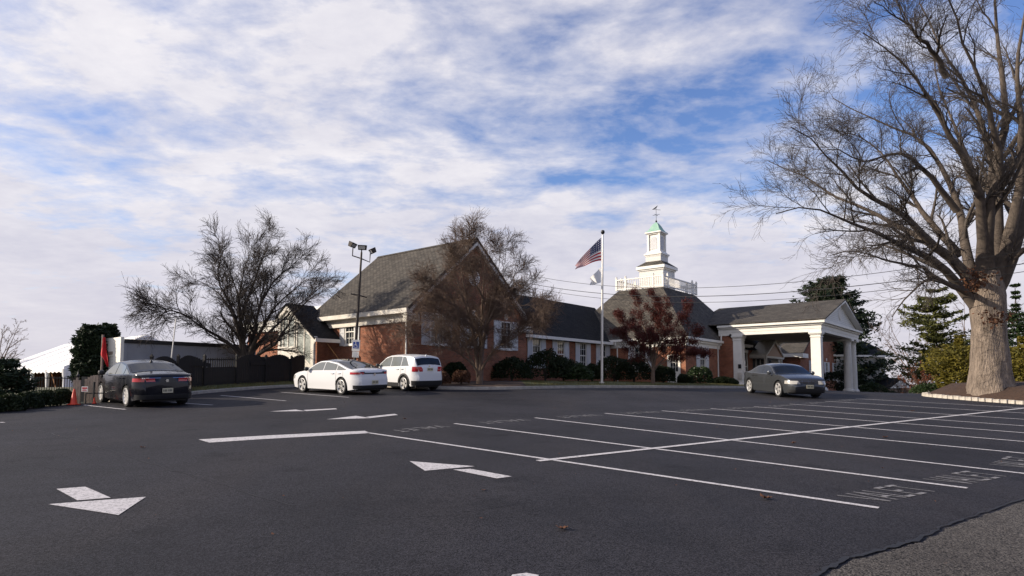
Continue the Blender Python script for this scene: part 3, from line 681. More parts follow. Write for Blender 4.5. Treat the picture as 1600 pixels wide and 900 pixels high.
def sq_column(u, v, s=.36):
    p = loc2w(u, v); zb_ = H(p.x, p.y)-.02; c = MB()
    c.box(u-s, u+s, v-s, v+s, zb_+.45, PB-.30); c.frustum(u, v, s+.22, s+.22, zb_+.18, s+.003, s+.003, zb_+.5); c.box(u-s-.24, u+s+.24, v-s-.24, v+s+.24, zb_-.2, zb_+.18)
    c.box(u-s-.05, u+s+.05, v-s-.05, v+s+.05, PB-.42, PB-.34); c.frustum(u, v, s, s, PB-.30, s+.12, s+.12, PB-.14); c.box(u-s-.13, u+s+.13, v-s-.13, v+s+.13, PB-.14, PB-.003)
    return c.build('square_column', M_['white'], por)
def rd_column(u, v, r=.36):
    p = loc2w(u, v); zb_ = H(p.x, p.y)-.02; hh = PB-zb_; c = MB()
    c.box(u-.52, u+.52, v-.52, v+.52, zb_-.2, zb_+.18); c.lathe([(.50, .18), (.52, .26), (.48, .34), (r+.02, .42), (r, .5), (r-.01, hh*.4), (r-.06, hh-.45), (r-.06, hh-.40), (r+.0, hh-.38), (r-.05, hh-.33), (r+.08, hh-.17)], (u, v, zb_), 24)
    c.box(u-.48, u+.48, v-.48, v+.48, PB-.17, PB-.003); return c.build('round_column', M_['white'], por, 35)
sq_column(30.42, -14.05); sq_column(30.42, -7.85); rd_column(41.4, -14.05); rd_column(43.5, -14.05); sq_column(43.5, -7.0)
m = MB(); m.box(30.0, 30.055, -8.15, -7.9, 3.05, 3.4); m.build('notice_plate', M_['iron'], por)
m = MB(); m.box(29.95, 30.055, -8.2, -7.85, 2.15, 2.7); m.build('mail_box', M_['white_dirty'], por)
m = MB(); m.lathe([(.02, 0), (.11, .08), (.12, .2), (.03, .3)], (29.99, -7.3, 5.72), 8); m.build('flood_lamp', M_['iron'], por)
# glazed entrance wall under the portico and its pedimented doorway
w = MB(); w.wall('x', MY0, MY0+.3, 30.3, 47.5, GB, 5.0, [(31.2, 37.3, 1.5, 4.85), (38.6, 42.4, 1.4, 4.4), (43.4, 44.4, 2.7, 4.7), (45.6, 46.6, 2.7, 4.7)]); w.build('entrance_wall', M_['brick'], club)
g_ = MB(); g_.box(31.2, 37.3, MY0+.12, MY0+.14, 1.5, 4.85); gl = g_.build('glazing', M_['glass'], club)
m = MB()
for k in range(6): x = 31.2+k*1.2; m.box(x, x+.1, MY0+.02, MY0+.118, 1.5, 4.85)
m.box(31.3, 37.2, MY0+.03, MY0+.117, 3.3, 3.42); m.box(31.2, 37.3, MY0-.02, MY0+.02, 4.7, 4.85); m.build('mullions', M_['white'], gl)
window(club, 'x', MY0, 43.9, 1.0, 2.7, 4.7, .45); window(club, 'x', MY0, 46.1, 1.0, 2.7, 4.7, .45)
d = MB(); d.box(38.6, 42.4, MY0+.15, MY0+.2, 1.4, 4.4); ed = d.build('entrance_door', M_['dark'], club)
m = MB()
for x in (38.6, 39.8, 41.1, 42.3): m.box(x, x+.1, MY0+.05, MY0+.148, 1.4, 4.4)
m.build('door_frame', M_['white_dirty'], ed)
m = MB(); m.prism([(37.9, MY0-1.5, 4.42), (43.1, MY0-1.5, 4.42), (40.5, MY0-1.5, 5.75)], (0, 1.49, 0)); m.build('door_pediment', M_['gold'], ed)
m = MB()
for sg in (-1, 1): xe = 40.5+sg*2.85; m.prism([(xe, MY0-1.62, 4.30), (40.5, MY0-1.62, 5.78), (40.5, MY0-1.62, 5.98), (xe, MY0-1.62, 4.50)], (0, 1.6, 0))
m.box(37.75, 43.25, MY0-1.58, MY0-.01, 4.2, 4.4); m.box(38.0, 38.22, MY0-1.5, MY0-1.28, 1.0, 4.2); m.box(42.78, 43.0, MY0-1.5, MY0-1.28, 1.0, 4.2); m.build('door_canopy', M_['white'], ed)
# right wing roof, then the brick block at the far right
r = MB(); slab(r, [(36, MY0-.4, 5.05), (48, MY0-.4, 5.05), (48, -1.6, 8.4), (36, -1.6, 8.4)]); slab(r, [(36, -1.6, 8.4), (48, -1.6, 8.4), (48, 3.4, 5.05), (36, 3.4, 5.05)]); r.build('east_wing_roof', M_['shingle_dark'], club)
t = MB(); t.box(44.4, 47.2, MY0-.45, MY0-.003, 4.72, 4.98); t.build('east_wing_gutter', M_['white'], club)
BX0, BX1, BY0 = 47.5, 66., -8.3
w = MB(); w.wall('x', BY0, BY0+.3, BX0, BX1, .2, 4.9, [hole(c, 1.2, 2.2, 4.3) for c in (52, 58.6, 62.6)]); w.prism([(BX0, BY0, 4.9), (BX1, BY0, 4.9), ((BX0+BX1)/2, BY0, 10)], (0, .3, 0)); w.wall('y', BX0, BX0+.3, BY0+.3, 4, .2, 4.9); w.wall('y', BX1-.3, BX1, BY0+.3, 4, .2, 4.9); w.build('east_block_wall', M_['brick'], club)
for c in (52, 58.6, 62.6): window(club, 'x', BY0, c, 1.2, 2.2, 4.3, .6, keystone=True)
gable_roof(BX0, BX1, BY0, 4, 4.95, 10.1, .4, M_['shingle'], 'east_block_roof')
t = MB(); t.box(BX0-.45, BX0+1.6, BY0-.4, BY0-.003, 4.5, 4.95); t.box(BX0-.45, BX0-.003, BY0, 4, 4.6, 4.95); t.build('east_block_trim', M_['white'], club)
# --- glazed stair porch on the lit side, and the flat-roofed rear wing
A, B0, B1 = -1.78, 6.5, 10.5
ap = (9.43, 6.75); fz = lambda y: float(np.interp(y, [B0, ap[0], B1], [4.55, 6.6, 5.95]))
f = MB(); f.box(A, A+.12, B0, B0+.35, GB, 4.5); f.box(A, A+.12, B1-.25, B1, GB, 5.9)
for y in (7.55, 8.35, 8.6, 9.35, 9.9): f.box(A+.02, A+.10, y, y+.09, 4.0-(9.4-y)*.5 if y < 9 else 4.1, fz(y)-.1)
f.prism([(A+.01, 10.25, GB), (A+.01, 6.85, GB), (A+.01, 6.85, 2.9), (A+.01, 8.6, 4.1), (A+.01, 10.25, 4.1)], (.08, 0, 0))
f.prism([(A-.1, B0-.22, 4.28), (A-.1, ap[0], 6.45), (A-.1, ap[0], 6.72), (A-.1, B0-.22, 4.55)], (.22, 0, 0)); f.prism([(A-.1, B1+.15, 5.7), (A-.1, ap[0], 6.45), (A-.1, ap[0], 6.72), (A-.1, B1+.15, 5.97)], (.22, 0, 0))
f.prism([(A+.02, 9.0, 6.05), (A+.02, 9.9, 6.05), (A+.02, ap[0], 6.45)], (.06, 0, 0))
sp = f.build('stair_porch', M_['white_dirty'], club)
p = MB(); p.prism([(A+.06, 10.3, 4.0), (A+.06, 6.8, 2.8), (A+.06, 6.8, 4.7), (A+.06, ap[0], 6.5), (A+.06, 10.3, 6.0)], (.02, 0, 0)); p.build('porch_glazing', mat('hazy_glass', (.34, .36, .33), .15, var=.4, scale=2.), sp)
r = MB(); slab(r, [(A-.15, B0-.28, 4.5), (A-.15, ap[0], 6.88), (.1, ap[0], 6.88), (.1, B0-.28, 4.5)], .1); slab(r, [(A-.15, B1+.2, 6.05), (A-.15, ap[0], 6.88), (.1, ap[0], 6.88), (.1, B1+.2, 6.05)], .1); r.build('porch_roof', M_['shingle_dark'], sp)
g_ = MB(); g_.box(A-.12, -.11, B0-.34, B0-.24, 4.28, 4.5); g_.tube([(A-.05, B0-.2, 4.3), (A-.05, B0-.05, 4.1), (A-.05, B0-.05, 1.7)], .05, 6); g_.build('porch_gutter', M_['white'], sp)
g_ = MB(); g_.tube([(-.9, B0-.1, 4.2), (-.5, 5.0, 2.6)], .03, 5); g_.build('handrail', M_['gold'], sp)
w = MB(); w.wall('y', .8, 1.1, HL+.003, 19, GB, 5.75); w.wall('x', 18.7, 19, 1.1, 9, GB, 5.75); w.build('rear_wing_wall', M_['brick'], club)
t = MB(); t.box(.5, 9, HL+.01, 19.3, 5.95, 6.3); t.box(.66, 9, HL+.01, 19.15, 5.55, 5.947); t.build('rear_wing_cornice', M_['white'], club)
t = MB(); t.box(1.4, 5, 9.6, 12.4, 6.3, 7.1); t.build('roof_unit', M_['white'], club)

# ------------------------------------------------------------------ trees
def resample(P, K):
    P = np.asarray(P, float); d = np.r_[0, np.cumsum(np.linalg.norm(np.diff(P, axis=0), axis=1))]; t = np.linspace(0, d[-1], K)
    return np.stack([np.interp(t, d, P[:, i]) for i in range(3)], 1)
def tubes(P, Rr, S):
    """P [N,K,3], Rr [N,K] -> verts, quads"""
    N, K, _ = P.shape
    T = np.empty_like(P); T[:, 1:-1] = P[:, 2:]-P[:, :-2]; T[:, 0] = P[:, 1]-P[:, 0]; T[:, -1] = P[:, -1]-P[:, -2]
    T /= np.linalg.norm(T, axis=2, keepdims=True)+1e-9
    ref = np.where(np.abs(T[:, :1, 2:3]) > .8, np.array([1., 0, 0]), np.array([0, 0, 1.])); ref = np.broadcast_to(ref, T.shape)
    A = np.cross(T, ref); A /= np.linalg.norm(A, axis=2, keepdims=True)+1e-9; B = np.cross(T, A)
    ang = np.arange(S)*2*np.pi/S
    V = P[:, :, None]+(A[:, :, None]*np.cos(ang)[None, None, :, None]+B[:, :, None]*np.sin(ang)[None, None, :, None])*Rr[:, :, None, None]
    base = (np.arange(N)*K*S)[:, None, None]+(np.arange(K-1)*S)[None, :, None]+np.arange(S)[None, None, :]
    nxt = (np.arange(N)*K*S)[:, None, None]+(np.arange(K-1)*S)[None, :, None]+((np.arange(S)+1) % S)[None, None, :]
    F = np.stack([base, nxt, nxt+S, base+S], -1).reshape(-1, 4)
    return V.reshape(-1, 3), F
def sprout(P, Rr, m, rng, t0=.2, t1=1., lr=.5, ang=(.5, .9), up=.15, K=5, rr=.6, wig=.12, lmin=.1, droop=0., rmin=.004, grav=0.):
    N, K0, _ = P.shape
    Lp = np.linalg.norm(np.diff(P, axis=1), axis=2).sum(1)
    t = t0+(t1-t0)*(np.arange(m)[None, :]+rng.random((N, m)))/m; t = np.clip(t, 0, .999)
    f = t*(K0-1); i = f.astype(int); u = (f-i)[..., None]; n = np.arange(N)[:, None]
    p = P[n, i]*(1-u)+P[n, i+1]*u; r = Rr[n, i]*(1-u[..., 0])+Rr[n, i+1]*u[..., 0]
    T = P[n, i+1]-P[n, i]; T /= np.linalg.norm(T, axis=2, keepdims=True)+1e-9
    q = rng.normal(size=T.shape); q -= T*(q*T).sum(2, keepdims=True); q /= np.linalg.norm(q, axis=2, keepdims=True)+1e-9
    a = rng.uniform(ang[0], ang[1], (N, m))[..., None]
    D = T*np.cos(a)+q*np.sin(a); D[..., 2] += up; D /= np.linalg.norm(D, axis=2, keepdims=True)
    Lc = np.maximum(lmin, lr*Lp[:, None]*(1.0-.6*t))*rng.uniform(.55, 1.25, (N, m))
    M = N*m; p = p.reshape(M, 3); D = D.reshape(M, 3); Lc = Lc.reshape(M); r = r.reshape(M)
    C = np.empty((M, K, 3)); C[:, 0] = p
    for k in range(1, K):
        D = D+rng.normal(size=D.shape)*wig; D[:, 2] += grav; D /= np.linalg.norm(D, axis=1, keepdims=True); C[:, k] = C[:, k-1]+D*(Lc/(K-1))[:, None]
    rb = np.maximum(rmin, np.minimum(r*rr, Lc*.035+.003)); Rc = rb[:, None]*np.linspace(1, .35, K)[None]; Rc = np.maximum(Rc, rmin*.7)
    return C, Rc
def smooth_path(pts, K, rng, wob):
    P = np.array([tuple(q) for q in dense([Vector(p) for p in pts], 6)]); P = resample(P, K)
    P[1:-1] += rng.normal(size=P[1:-1].shape)*wob; return P
def join(lst, S):
    Vs, Fs, o = [], [], 0
    for P, Rr in lst:
        V, F = tubes(P, Rr, S); Vs.append(V); Fs.append(F+o); o += len(V)
    return np.concatenate(Vs), np.concatenate(Fs)
def leaf_quads(C, size, rng, flat=0., asp=.55):
    n = len(C); a = rng.normal(size=(n, 3)); a[:, 2] *= (1-flat); a /= np.linalg.norm(a, axis=1, keepdims=True)+1e-9
    b = rng.normal(size=(n, 3)); b -= a*(a*b).sum(1, keepdims=True); b /= np.linalg.norm(b, axis=1, keepdims=True)+1e-9
    s = (size*rng.uniform(.6, 1.3, n))[:, None]
    V = np.stack([C-a*s, C+b*s*asp, C+a*s, C-b*s*asp], 1).reshape(-1, 3); return V, np.arange(4*n).reshape(-1, 4)
def tree(name, base, limbs, label, group=None, trunk=None, mats=('barkdark', 'twigdark'), seed=1, levels=((7, .42), (6, .45), (5, .5)), twig_r=.006, wob=.03, leaves=None, limb_parts=False, up=.12, ang=(.45, .85), K=12, cut=1.):
    """bare tree: hand-laid trunk and limbs (world points with radii), then grown branches and twigs"""
    rng = np.random.default_rng(seed); root = empty(name, base, 0, label, 'tree', group); off = np.array(base)
    sm = []
    if trunk:
        P = smooth_path(trunk[0], 16, rng, 0); Rr = np.interp(np.linspace(0, 1, 16), np.linspace(0, 1, len(trunk[1])), trunk[1])
        S = 28; V, F = tubes(P[None], Rr[None], S); V = V.reshape(16, S, 3)
        for i in range(16):                                 # flutes and buttresses
            a = np.arange(S)*2*np.pi/S; w = 1+.07*np.sin(3*a+1+i*.12)+.04*np.sin(7*a+i*.3)+.03*rng.normal(size=S)+max(0, .16-i*.08)*np.abs(np.sin(2.5*a+.6))
            V[i] = P[i]+(V[i]-P[i])*w[:, None]
        link('trunk', np_mesh('trunk', V.reshape(-1, 3)-off, F, M_[mats[0]], True), root)
    lim = []
    for pts, r0, r1 in limbs:
        P = smooth_path(pts, K+4, rng, wob); P = resample(P, 200)[:int(200*cut)]; P = resample(P, K); Rr = r1+(r0-r1)*(1-np.linspace(0, 1, K))**1.6; lim.append((P, Rr))
    LP = np.stack([p for p, _ in lim]); LR = np.stack([r for _, r in lim])
    if limb_parts:
        for P, Rr in lim:
            V, F = tubes(P[None], Rr[None], 10); link('limb', np_mesh('limb', V-off, F, M_[limb_parts], True), root)
    else:
        V, F = tubes(LP, LR, 9); link('trunk' if not trunk else 'limbs', np_mesh('limbs', V-off, F, M_[mats[0]], True), root)
    cur = (LP, LR); br, tw = [], []
    for li, lv in enumerate(levels):
        m, lr = lv[:2]; lmin = lv[2] if len(lv) > 2 else .12
        last = li == len(levels)-1
        cur = sprout(cur[0], cur[1], m, rng, .20 if li == 0 else .10, 1., lr, ang, up*(1-.3*li), 7 if li == 0 else (5 if not last else 4), .62, (.12 if li < 2 else .12), lmin, rmin=twig_r)
        (br if li < 1 else tw).append(cur)
    V, F = join(br, 5); stuffed('branches', np_mesh('branches', V-off, F, M_[mats[1]], True), root)
    V, F = join(tw, 3); stuffed('crown', np_mesh('crown', V-off, F, M_[mats[1]], False), root)
    if leaves:
        per, size, m = leaves; P = tw[-1][0]; n = len(P)
        c = np.repeat(P[:, -1], per, 0)+rng.normal(size=(n*per, 3))*.06+0; j = rng.integers(1, P.shape[1], n*per); c = P[np.repeat(np.arange(n), per), j]+rng.normal(size=(n*per, 3))*(size*.7 if per < 5 else .11)
        V, F = leaf_quads(c, size, rng); stuffed('leaves', np_mesh('leaves', V-off, F, M_[m]), root)
    return root
def px_path(pts, Y): return [tuple(AT(p[0], p[1], Y+(p[2] if len(p) > 2 else 0))) for p in pts]

# the great oak on the island
OY_ = 28.0
ob = AT(1548, 610, OY_); ob = (ob.x, ob.y, ob.z)
tr = ([AT(1549, 616, OY_), AT(1547, 596, OY_), AT(1546, 560, OY_), AT(1543, 510, OY_), AT(1541, 470, OY_), AT(1541, 442, OY_), AT(1541, 425, OY_)], [.90, .77, .69, .63, .66, .68, .46])
OL = [  # photo-traced limbs (px, py, depth offset), base and tip radius
 ([(1540, 505), (1522, 476), (1497, 446), (1465, 412, -.6), (1420, 388, -1.5), (1370, 366, -2.4), (1325, 346, -3.2), (1288, 330, -3.8), (1240, 322, -4.3), (1195, 345, -4.6), (1166, 360, -4.8)], .30, .02),
 ([(1538, 490), (1522, 455), (1505, 425), (1460, 385, -.4), (1402, 332, -1.2), (1345, 300, -2), (1300, 252, -2.6), (1262, 216, -3), (1222, 190, -3.4), (1190, 192, -3.6)], .36, .02),
 ([(1540, 485), (1520, 450, .2), (1488, 405, .8), (1424, 362, 2), (1360, 331, 3), (1300, 302, 3.8), (1250, 276, 4.4), (1200, 250, 5), (1158, 246, 5.4)], .30, .02),
 ([(1540, 480), (1525, 445), (1508, 385, .6), (1492, 305, 1.6), (1450, 232, 2.6), (1400, 200, 3.4), (1350, 178, 4), (1296, 150, 4.6), (1272, 122, 5)], .34, .02),
 ([(1532, 445), (1534, 335, -1), (1500, 242, -2.2), (1442, 142, -3.2), (1402, 92, -3.8), (1352, 52, -4.2), (1300, 30, -4.6)], .36, .02),
 ([(1535, 445), (1550, 300, .5), (1530, 182, 1.2), (1482, 92, 2.0), (1442, 22, 2.6), (1420, -40, 3)], .36, .03),
 ([(1545, 445), (1547, 300, -1.4), (1568, 258, -2), (1540, 160, -3), (1510, 72, -3.8), (1482, 0, -4.4), (1462, -60, -5)], .36, .03),
 ([(1556, 450), (1560, 280, .3), (1572, 180, .6), (1562, 80, 1), (1552, -40, 1.5), (1548, -120, 1.8)], .42, .04),
 ([(1560, 440), (1592, 300, -.5), (1596, 200, -1), (1592, 100, -1.6), (1604, 0, -2), (1610, -90, -2.5)], .38, .04),
 ([(1562, 455), (1584, 408, -.5), (1625, 372, -1.4), (1690, 352, -2.5), (1760, 330, -3)], .24, .03),
 ([(1565, 440), (1620, 285, .8), (1682, 182, 1.8), (1722, 62, 3), (1740, -30, 3.5)], .36, .04),
 ([(1562, 430), (1600, 330, 2.5), (1660, 240, 4.5), (1720, 150, 6)], .30, .04),
 ([(1550, 430), (1540, 330, 3), (1505, 230, 5), (1470, 130, 6.5), (1450, 40, 7.5)], .32, .03),
 ([(1538, 490), (1518, 464), (1490, 448, -.6), (1462, 436, -1.2), (1436, 418, -2), (1400, 412, -2.8), (1350, 392, -3.6), (1300, 395, -4.4), (1262, 405, -5)], .20, .015),
 ([(1500, 400, 1), (1440, 330, 2), (1392, 262, 2.6), (1352, 215, 3), (1302, 205, 3.4), (1268, 190, 3.8)], .22, .015),
 ([(1495, 330, -.8), (1448, 268, -1.4), (1402, 240, -2), (1352, 252, -2.6), (1300, 230, -3), (1250, 262, -3.5)], .17, .015),
 ([(1480, 120, -2), (1440, 60, -3), (1392, 20, -3.6), (1350, -10, -4)], .16, .015),
]
oak = tree('oak_tree', ob, [(px_path(p, OY_), a*.84, b) for p, a, b in OL], 'huge bare oak with thick pale trunk on the mulched island', None, tr, ('barkoak', 'twig'), 4,
           ((11, .25, 1.6), (7, .42, 1.05), (6, .50, .68), (3, .6, .42)), .0062, .05, None, 'barklimb', .10, (.35, .85), 14, .90)
c = np.array(AT(1527, 437, OY_-1.05))+np.random.default_rng(2).normal(size=(160, 3))*np.array([.32, .12, .25]); V, F = leaf_quads(c, .09, np.random.default_rng(3)); stuffed('dead_leaves', np_mesh('dead_leaves', V-np.array(ob), F, M_['leaf_dry']), oak)
c = np.array(AT(1556, 497, OY_-1.0))+np.random.default_rng(2).normal(size=(120, 3))*np.array([.35, .08, .18]); V, F = leaf_quads(c, .08, np.random.default_rng(4)); stuffed('dead_leaves', np_mesh('dead_leaves', V-np.array(ob), F, M_['leaf_dry']), oak)

# spreading bare tree behind the dark fence
LY = 35.0; lb = AT(384, 604, LY); lb = (lb.x, lb.y, 1.5)
LL = [([(382, 604), (374, 552), (358, 538, -.5), (338, 523, -1), (318, 512, -1.4), (300, 497, -1.8), (272, 494, -2.4), (240, 500, -3), (214, 497, -3.4)], .22, .015),
      ([(300, 497, -1.8), (270, 486, -2), (246, 478, -2.4), (222, 470, -2.8)], .07, .012),
      ([(384, 604), (379, 555), (371, 510, .5), (352, 470, 1), (330, 450, 1.4), (300, 434, 1.8), (270, 426, 2)], .22, .014),
      ([(384, 604), (381, 550), (376, 500, -.4), (371, 460, -.8), (356, 420, -1.2), (340, 394, -1.5), (324, 368, -1.8)], .22, .014),
      ([(384, 604), (380, 540), (374, 480, .2), (379, 430, .5), (391, 400, .8), (399, 370, 1), (404, 345, 1.2)], .22, .014),
      ([(386, 604), (387, 555), (401, 510, .6), (405, 480, 1), (414, 440, 1.4), (425, 410, 1.8), (440, 378, 2)], .22, .014),
      ([(388, 604), (389, 555), (410, 510, -.6), (430, 480, -1), (456, 454, -1.4), (482, 434, -1.8), (512, 408, -2)], .20, .014),
      ([(388, 604), (392, 553), (420, 520, .5), (450, 490, 1.2), (475, 468, 1.6), (502, 449, 2), (532, 434, 2.4)], .18, .014),
      ([(390, 604), (398, 560), (425, 542, -.8), (444, 516, -1.2), (459, 490, -1.5), (480, 470, -1.8), (502, 456, -2), (542, 440, -2.4)], .17, .014),
      ([(380, 540), (362, 480, -1), (341, 440, -1.6), (346, 400, -2), (362, 360, -2.3)], .15, .012),
      ([(405, 480, 1), (428, 440, 2), (455, 415, 2.8), (478, 392, 3.2)], .10, .012), ([(376, 500, 1), (398, 440, 2.2), (420, 380, 3), (425, 352, 3.4)], .13, .012)]
tree('bare_tree', lb, [(px_path(p, LY), a, b) for p, a, b in LL], 'wide dark bare tree with several stems behind the dark fence', None, None, ('barkdark', 'twigdark'), 11, ((10, .27, 1.15), (7, .45, .78), (6, .5, .52), (3, .6, .34)), .0084, .03, None, None, .12, (.35, .75), 12, .84)

# twiggy tree before the gable
TY = 34.0; tb = AT(749, 594, TY); tb = (tb.x, tb.y, tb.z)
TL = [([(749, 600), (750, 575), (751, 548), (753, 500, .2), (755, 440, .4), (757, 385, .5), (748, 346, .5)], .19, .012),
      ([(748, 600), (746, 570), (741, 535, -.3), (734, 500, -.6), (722, 460, -1), (705, 415, -1.3), (690, 382, -1.5), (672, 362, -1.6)], .13, .012),
      ([(747, 592), (741, 572, -.3), (720, 553, -1), (690, 540, -1.5), (660, 520, -2), (640, 511, -2.2), (618, 494, -2.4)], .075, .010),
      ([(746, 580), (735, 555, .5), (716, 530, 1), (700, 505, 1.3), (680, 490, 1.5), (655, 482, 1.8)], .075, .010),
      ([(745, 545), (732, 480, .8), (722, 430, 1.1), (715, 382, 1.3), (708, 345, 1.4)], .10, .011),
      ([(751, 570), (758, 520, -.6), (775, 480, -1), (800, 440, -1.4), (815, 400, -1.6), (812, 375, -1.8)], .11, .011),
      ([(753, 560), (763, 500, .8), (792, 470, 1.2), (828, 452, 1.6), (853, 447, 1.8)], .085, .010),
      ([(752, 580), (770, 548, -.8), (800, 530, -1.3), (830, 510, -1.7), (856, 494, -2)], .075, .010),
      ([(753, 540), (768, 470, -1), (780, 410, -1.5), (785, 360, -1.8)], .09, .010),
      ([(735, 500, -.6), (700, 470, -1.5), (668, 450, -2), (645, 440, -2.4)], .07, .009), ([(757, 470), (735, 420, -.8), (728, 370, -1.2), (735, 345, -1.3)], .07, .009),
      ([(775, 480, -1), (805, 478, -1.6), (835, 480, -2), (858, 505, -2.3)], .05, .009), ([(741, 535, -.3), (705, 500, -1.4), (670, 492, -2.2), (640, 475, -2.6)], .06, .009)]
tree('twiggy_tree', tb, [(px_path(p, TY), a, b) for p, a, b in TL], 'brown twiggy bare tree in front of the brick gable', None, None, ('barkbrown', 'twigbrown'), 21, ((12, .28, .95), (9, .45, .62), (7, .5, .42), (3, .6, .27)), .0064, .03, (1, .014, 'leaf_dry'), None, .08, (.4, .9), 12, .86)

# small maroon-leaved tree by the main block
MY_ = 43.0; mb_ = AT(1020, 600, MY_); mb_ = (mb_.x, mb_.y, mb_.z)
ML = [([(1020, 602), (1020, 575), (1018, 545), (1008, 515, .3), (1000, 490, .5), (992, 462, .6)], .12, .010), ([(1021, 600), (1022, 570), (1030, 540, -.4), (1040, 510, -.6), (1046, 478, -.8)], .11, .010),
      ([(1020, 580), (1005, 555, -.5), (985, 535, -.9), (965, 522, -1.2)], .06, .008), ([(1021, 580), (1042, 555, .4), (1066, 535, .8), (1092, 520, 1.1)], .06, .008), ([(1020, 570), (1028, 540, .8), (1058, 505, 1.2), (1076, 480, 1.6)], .07, .008),
      ([(1020, 560), (1000, 530, .8), (980, 500, 1.2), (968, 488, 1.4)], .06, .008), ([(1021, 560), (1024, 520, 0), (1022, 485, 0), (1020, 468, 0)], .07, .008), ([(1021, 575), (1046, 562, -.7), (1072, 552, -1.1), (1098, 545, -1.4)], .05, .008)]
tree('maroon_leaved_tree', mb_, [(px_path(p, MY_), a, b) for p, a, b in ML], 'small tree with dark red leaves beside the flagpole lawn', None, None, ('barkbrown', 'twigbrown'), 31, ((9, .40), (7, .5), (5, .5)), .006, .02, (22, .042, 'leaf_red'), None, .12, (.4, .9))

def auto_tree(name, base, h, spread, label, mats, seed, nl=7, fork=.25, r=.16, levels=((7, .42), (6, .45), (4, .5)), twig_r=.01, leaves=None, group=None):
    rng = np.random.default_rng(seed); limbs = []; b = Vector(base)
    for k in range(nl):
        a = 2*math.pi*k/nl+rng.uniform(-.3, .3); s = spread*rng.uniform(.5, 1.); top = h*rng.uniform(.75, 1.) if s < spread*.8 else h*rng.uniform(.55, .85)
        d = Vector((math.cos(a), math.sin(a), 0))
        limbs.append(([tuple(b+Vector((0, 0, -.2))), tuple(b+d*.05*s+Vector((0, 0, h*fork))), tuple(b+d*s*.45+Vector((0, 0, h*(fork+.25)))), tuple(b+d*s+Vector((0, 0, top)))], r, r*.1))
    return tree(name, base, limbs, label, group, None, mats, seed, levels, twig_r, .05, leaves)
def gp(px, Y, dz=0): x = (px-800)/1000*Y; return (x, Y, GZ(x, Y)+dz)
auto_tree('bare_tree', gp(1438, 66), 10.5, 4.5, 'bare tree just left of the pine', ('barkbrown', 'twigbrown'), 41, 8, .2, .14, twig_r=.012)
auto_tree('bare_tree', gp(1508, 60), 11.0, 5.0, 'bare tree between the pine and the oak trunk', ('barkbrown', 'twigbrown'), 42, 8, .2, .14, twig_r=.012)
auto_tree('bare_tree', gp(1640, 58), 12.0, 5.5, 'bare tree right of the oak trunk at the picture edge', ('barkbrown', 'twigbrown'), 43, 8, .2, .15, twig_r=.012)
auto_tree('bare_tree', gp(-6, 62), 6.6, 3.0, 'bare tree over the tent at the far left', ('barkbrown', 'twigbrown'), 44, 8, .25, .12, twig_r=.013)
auto_tree('bare_tree', tuple(Vector(loc2w(15, 10)).to_3d()+Vector((0, 0, 1.2))), 9.8, 3.4, 'bare treetop rising behind the low wing roof', ('barkbrown', 'twigbrown'), 45, 8, .3, .12, twig_r=.010)
auto_tree('bare_shrub', gp(1408, 58), 2.6, 1.6, 'pale bare shrub beside the white house', ('barkbrown', 'twigbrown'), 46, 9, .1, .04, ((6, .5), (5, .5)), .012)
auto_tree('rust_shrub', gp(1436, 50), 2.4, 1.5, 'rust coloured twiggy shrub at the foot of the pine', ('barkbrown', 'twigbrown'), 47, 9, .1, .04, ((6, .5), (5, .5)), .009, (3, .07, 'leaf_rust'))

# evergreens
def conifer(name, base, h, rad, label, m, seed, layers=22,  droop=-.15, size=.22, bare=.12, dens=60, cone=True, tr_r=.2, irregular=.25, per=7):
    rng = np.random.default_rng(seed); root = empty(name, base, 0, label, 'tree'); b = np.array(base)
    V, F = tubes(np.array([[(0, 0, -.3), (0, 0, h*.5), (0, 0, h*.98)]], float), np.array([[tr_r, tr_r*.6, .02]]), 8); link('trunk', np_mesh('trunk', V, F, M_['barkdark'], True), root)
    Ps, Cs = [], []
    for k in range(layers):
        t = bare+(1-bare)*(k+rng.random()*.6)/layers; z = h*t
        prof = math.sqrt(max(.02, 1-t**2.6)) if cone == 'col' else max(0., 1-t)**(.75 if cone is True else cone) if cone else math.sin(min(1, (t-bare)/(1-bare)*1.15+.12)*math.pi)**.6
        for j in range(per):
            a = rng.uniform(0, 2*np.pi); L_ = rad*prof*max(.15, rng.uniform(1-irregular*2, 1+irregular*.4))+.25
            d = np.array([math.cos(a), math.sin(a), 0]); P = np.array([d*L_*s+np.array([0, 0, z+L_*(droop*s+.22*s*s)]) for s in np.linspace(0, 1, 5)]); Ps.append(P)
            n = int(dens*(.4+L_/rad)); s = rng.uniform(.18, 1, n)**.8
            c = np.stack([np.interp(s, np.linspace(0, 1, 5), P[:, i]) for i in range(3)], 1); w = (.10+.16*(1-np.abs(s-.55)))*L_
            side = np.array([-d[1], d[0], 0]); c += side[None]*(rng.normal(size=n)*w)[:, None]+np.stack([np.zeros(n), np.zeros(n), rng.normal(size=n)*.06*L_**.5], 1); Cs.append(c)
    Ps = np.array(Ps); V, F = tubes(Ps, np.broadcast_to(np.linspace(.035, .01, 5), Ps.shape[:2]).copy(), 4); stuffed('branches', np_mesh('branches', V, F, M_['barkdark'], True), root)
    V, F = leaf_quads(np.concatenate(Cs), size, rng, .5, .35); stuffed('crown', np_mesh('crown', V, F, M_[m]), root)
    return root
conifer('dark_conifer', gp(1300, 84), 16.3, 7.2, 'tall dark conifer rising behind the portico roof', 'leaf_spruce', 51, 50, -.02, .27, .05, 150, .36, .3, .36, 7)
conifer('pine_tree', gp(1465, 54), 9.6, 4.4, 'sparse pine with layered branches left of the oak', 'leaf_pine', 52, 15, .06, .17, .16, 170, .55, .12, .5, 6)
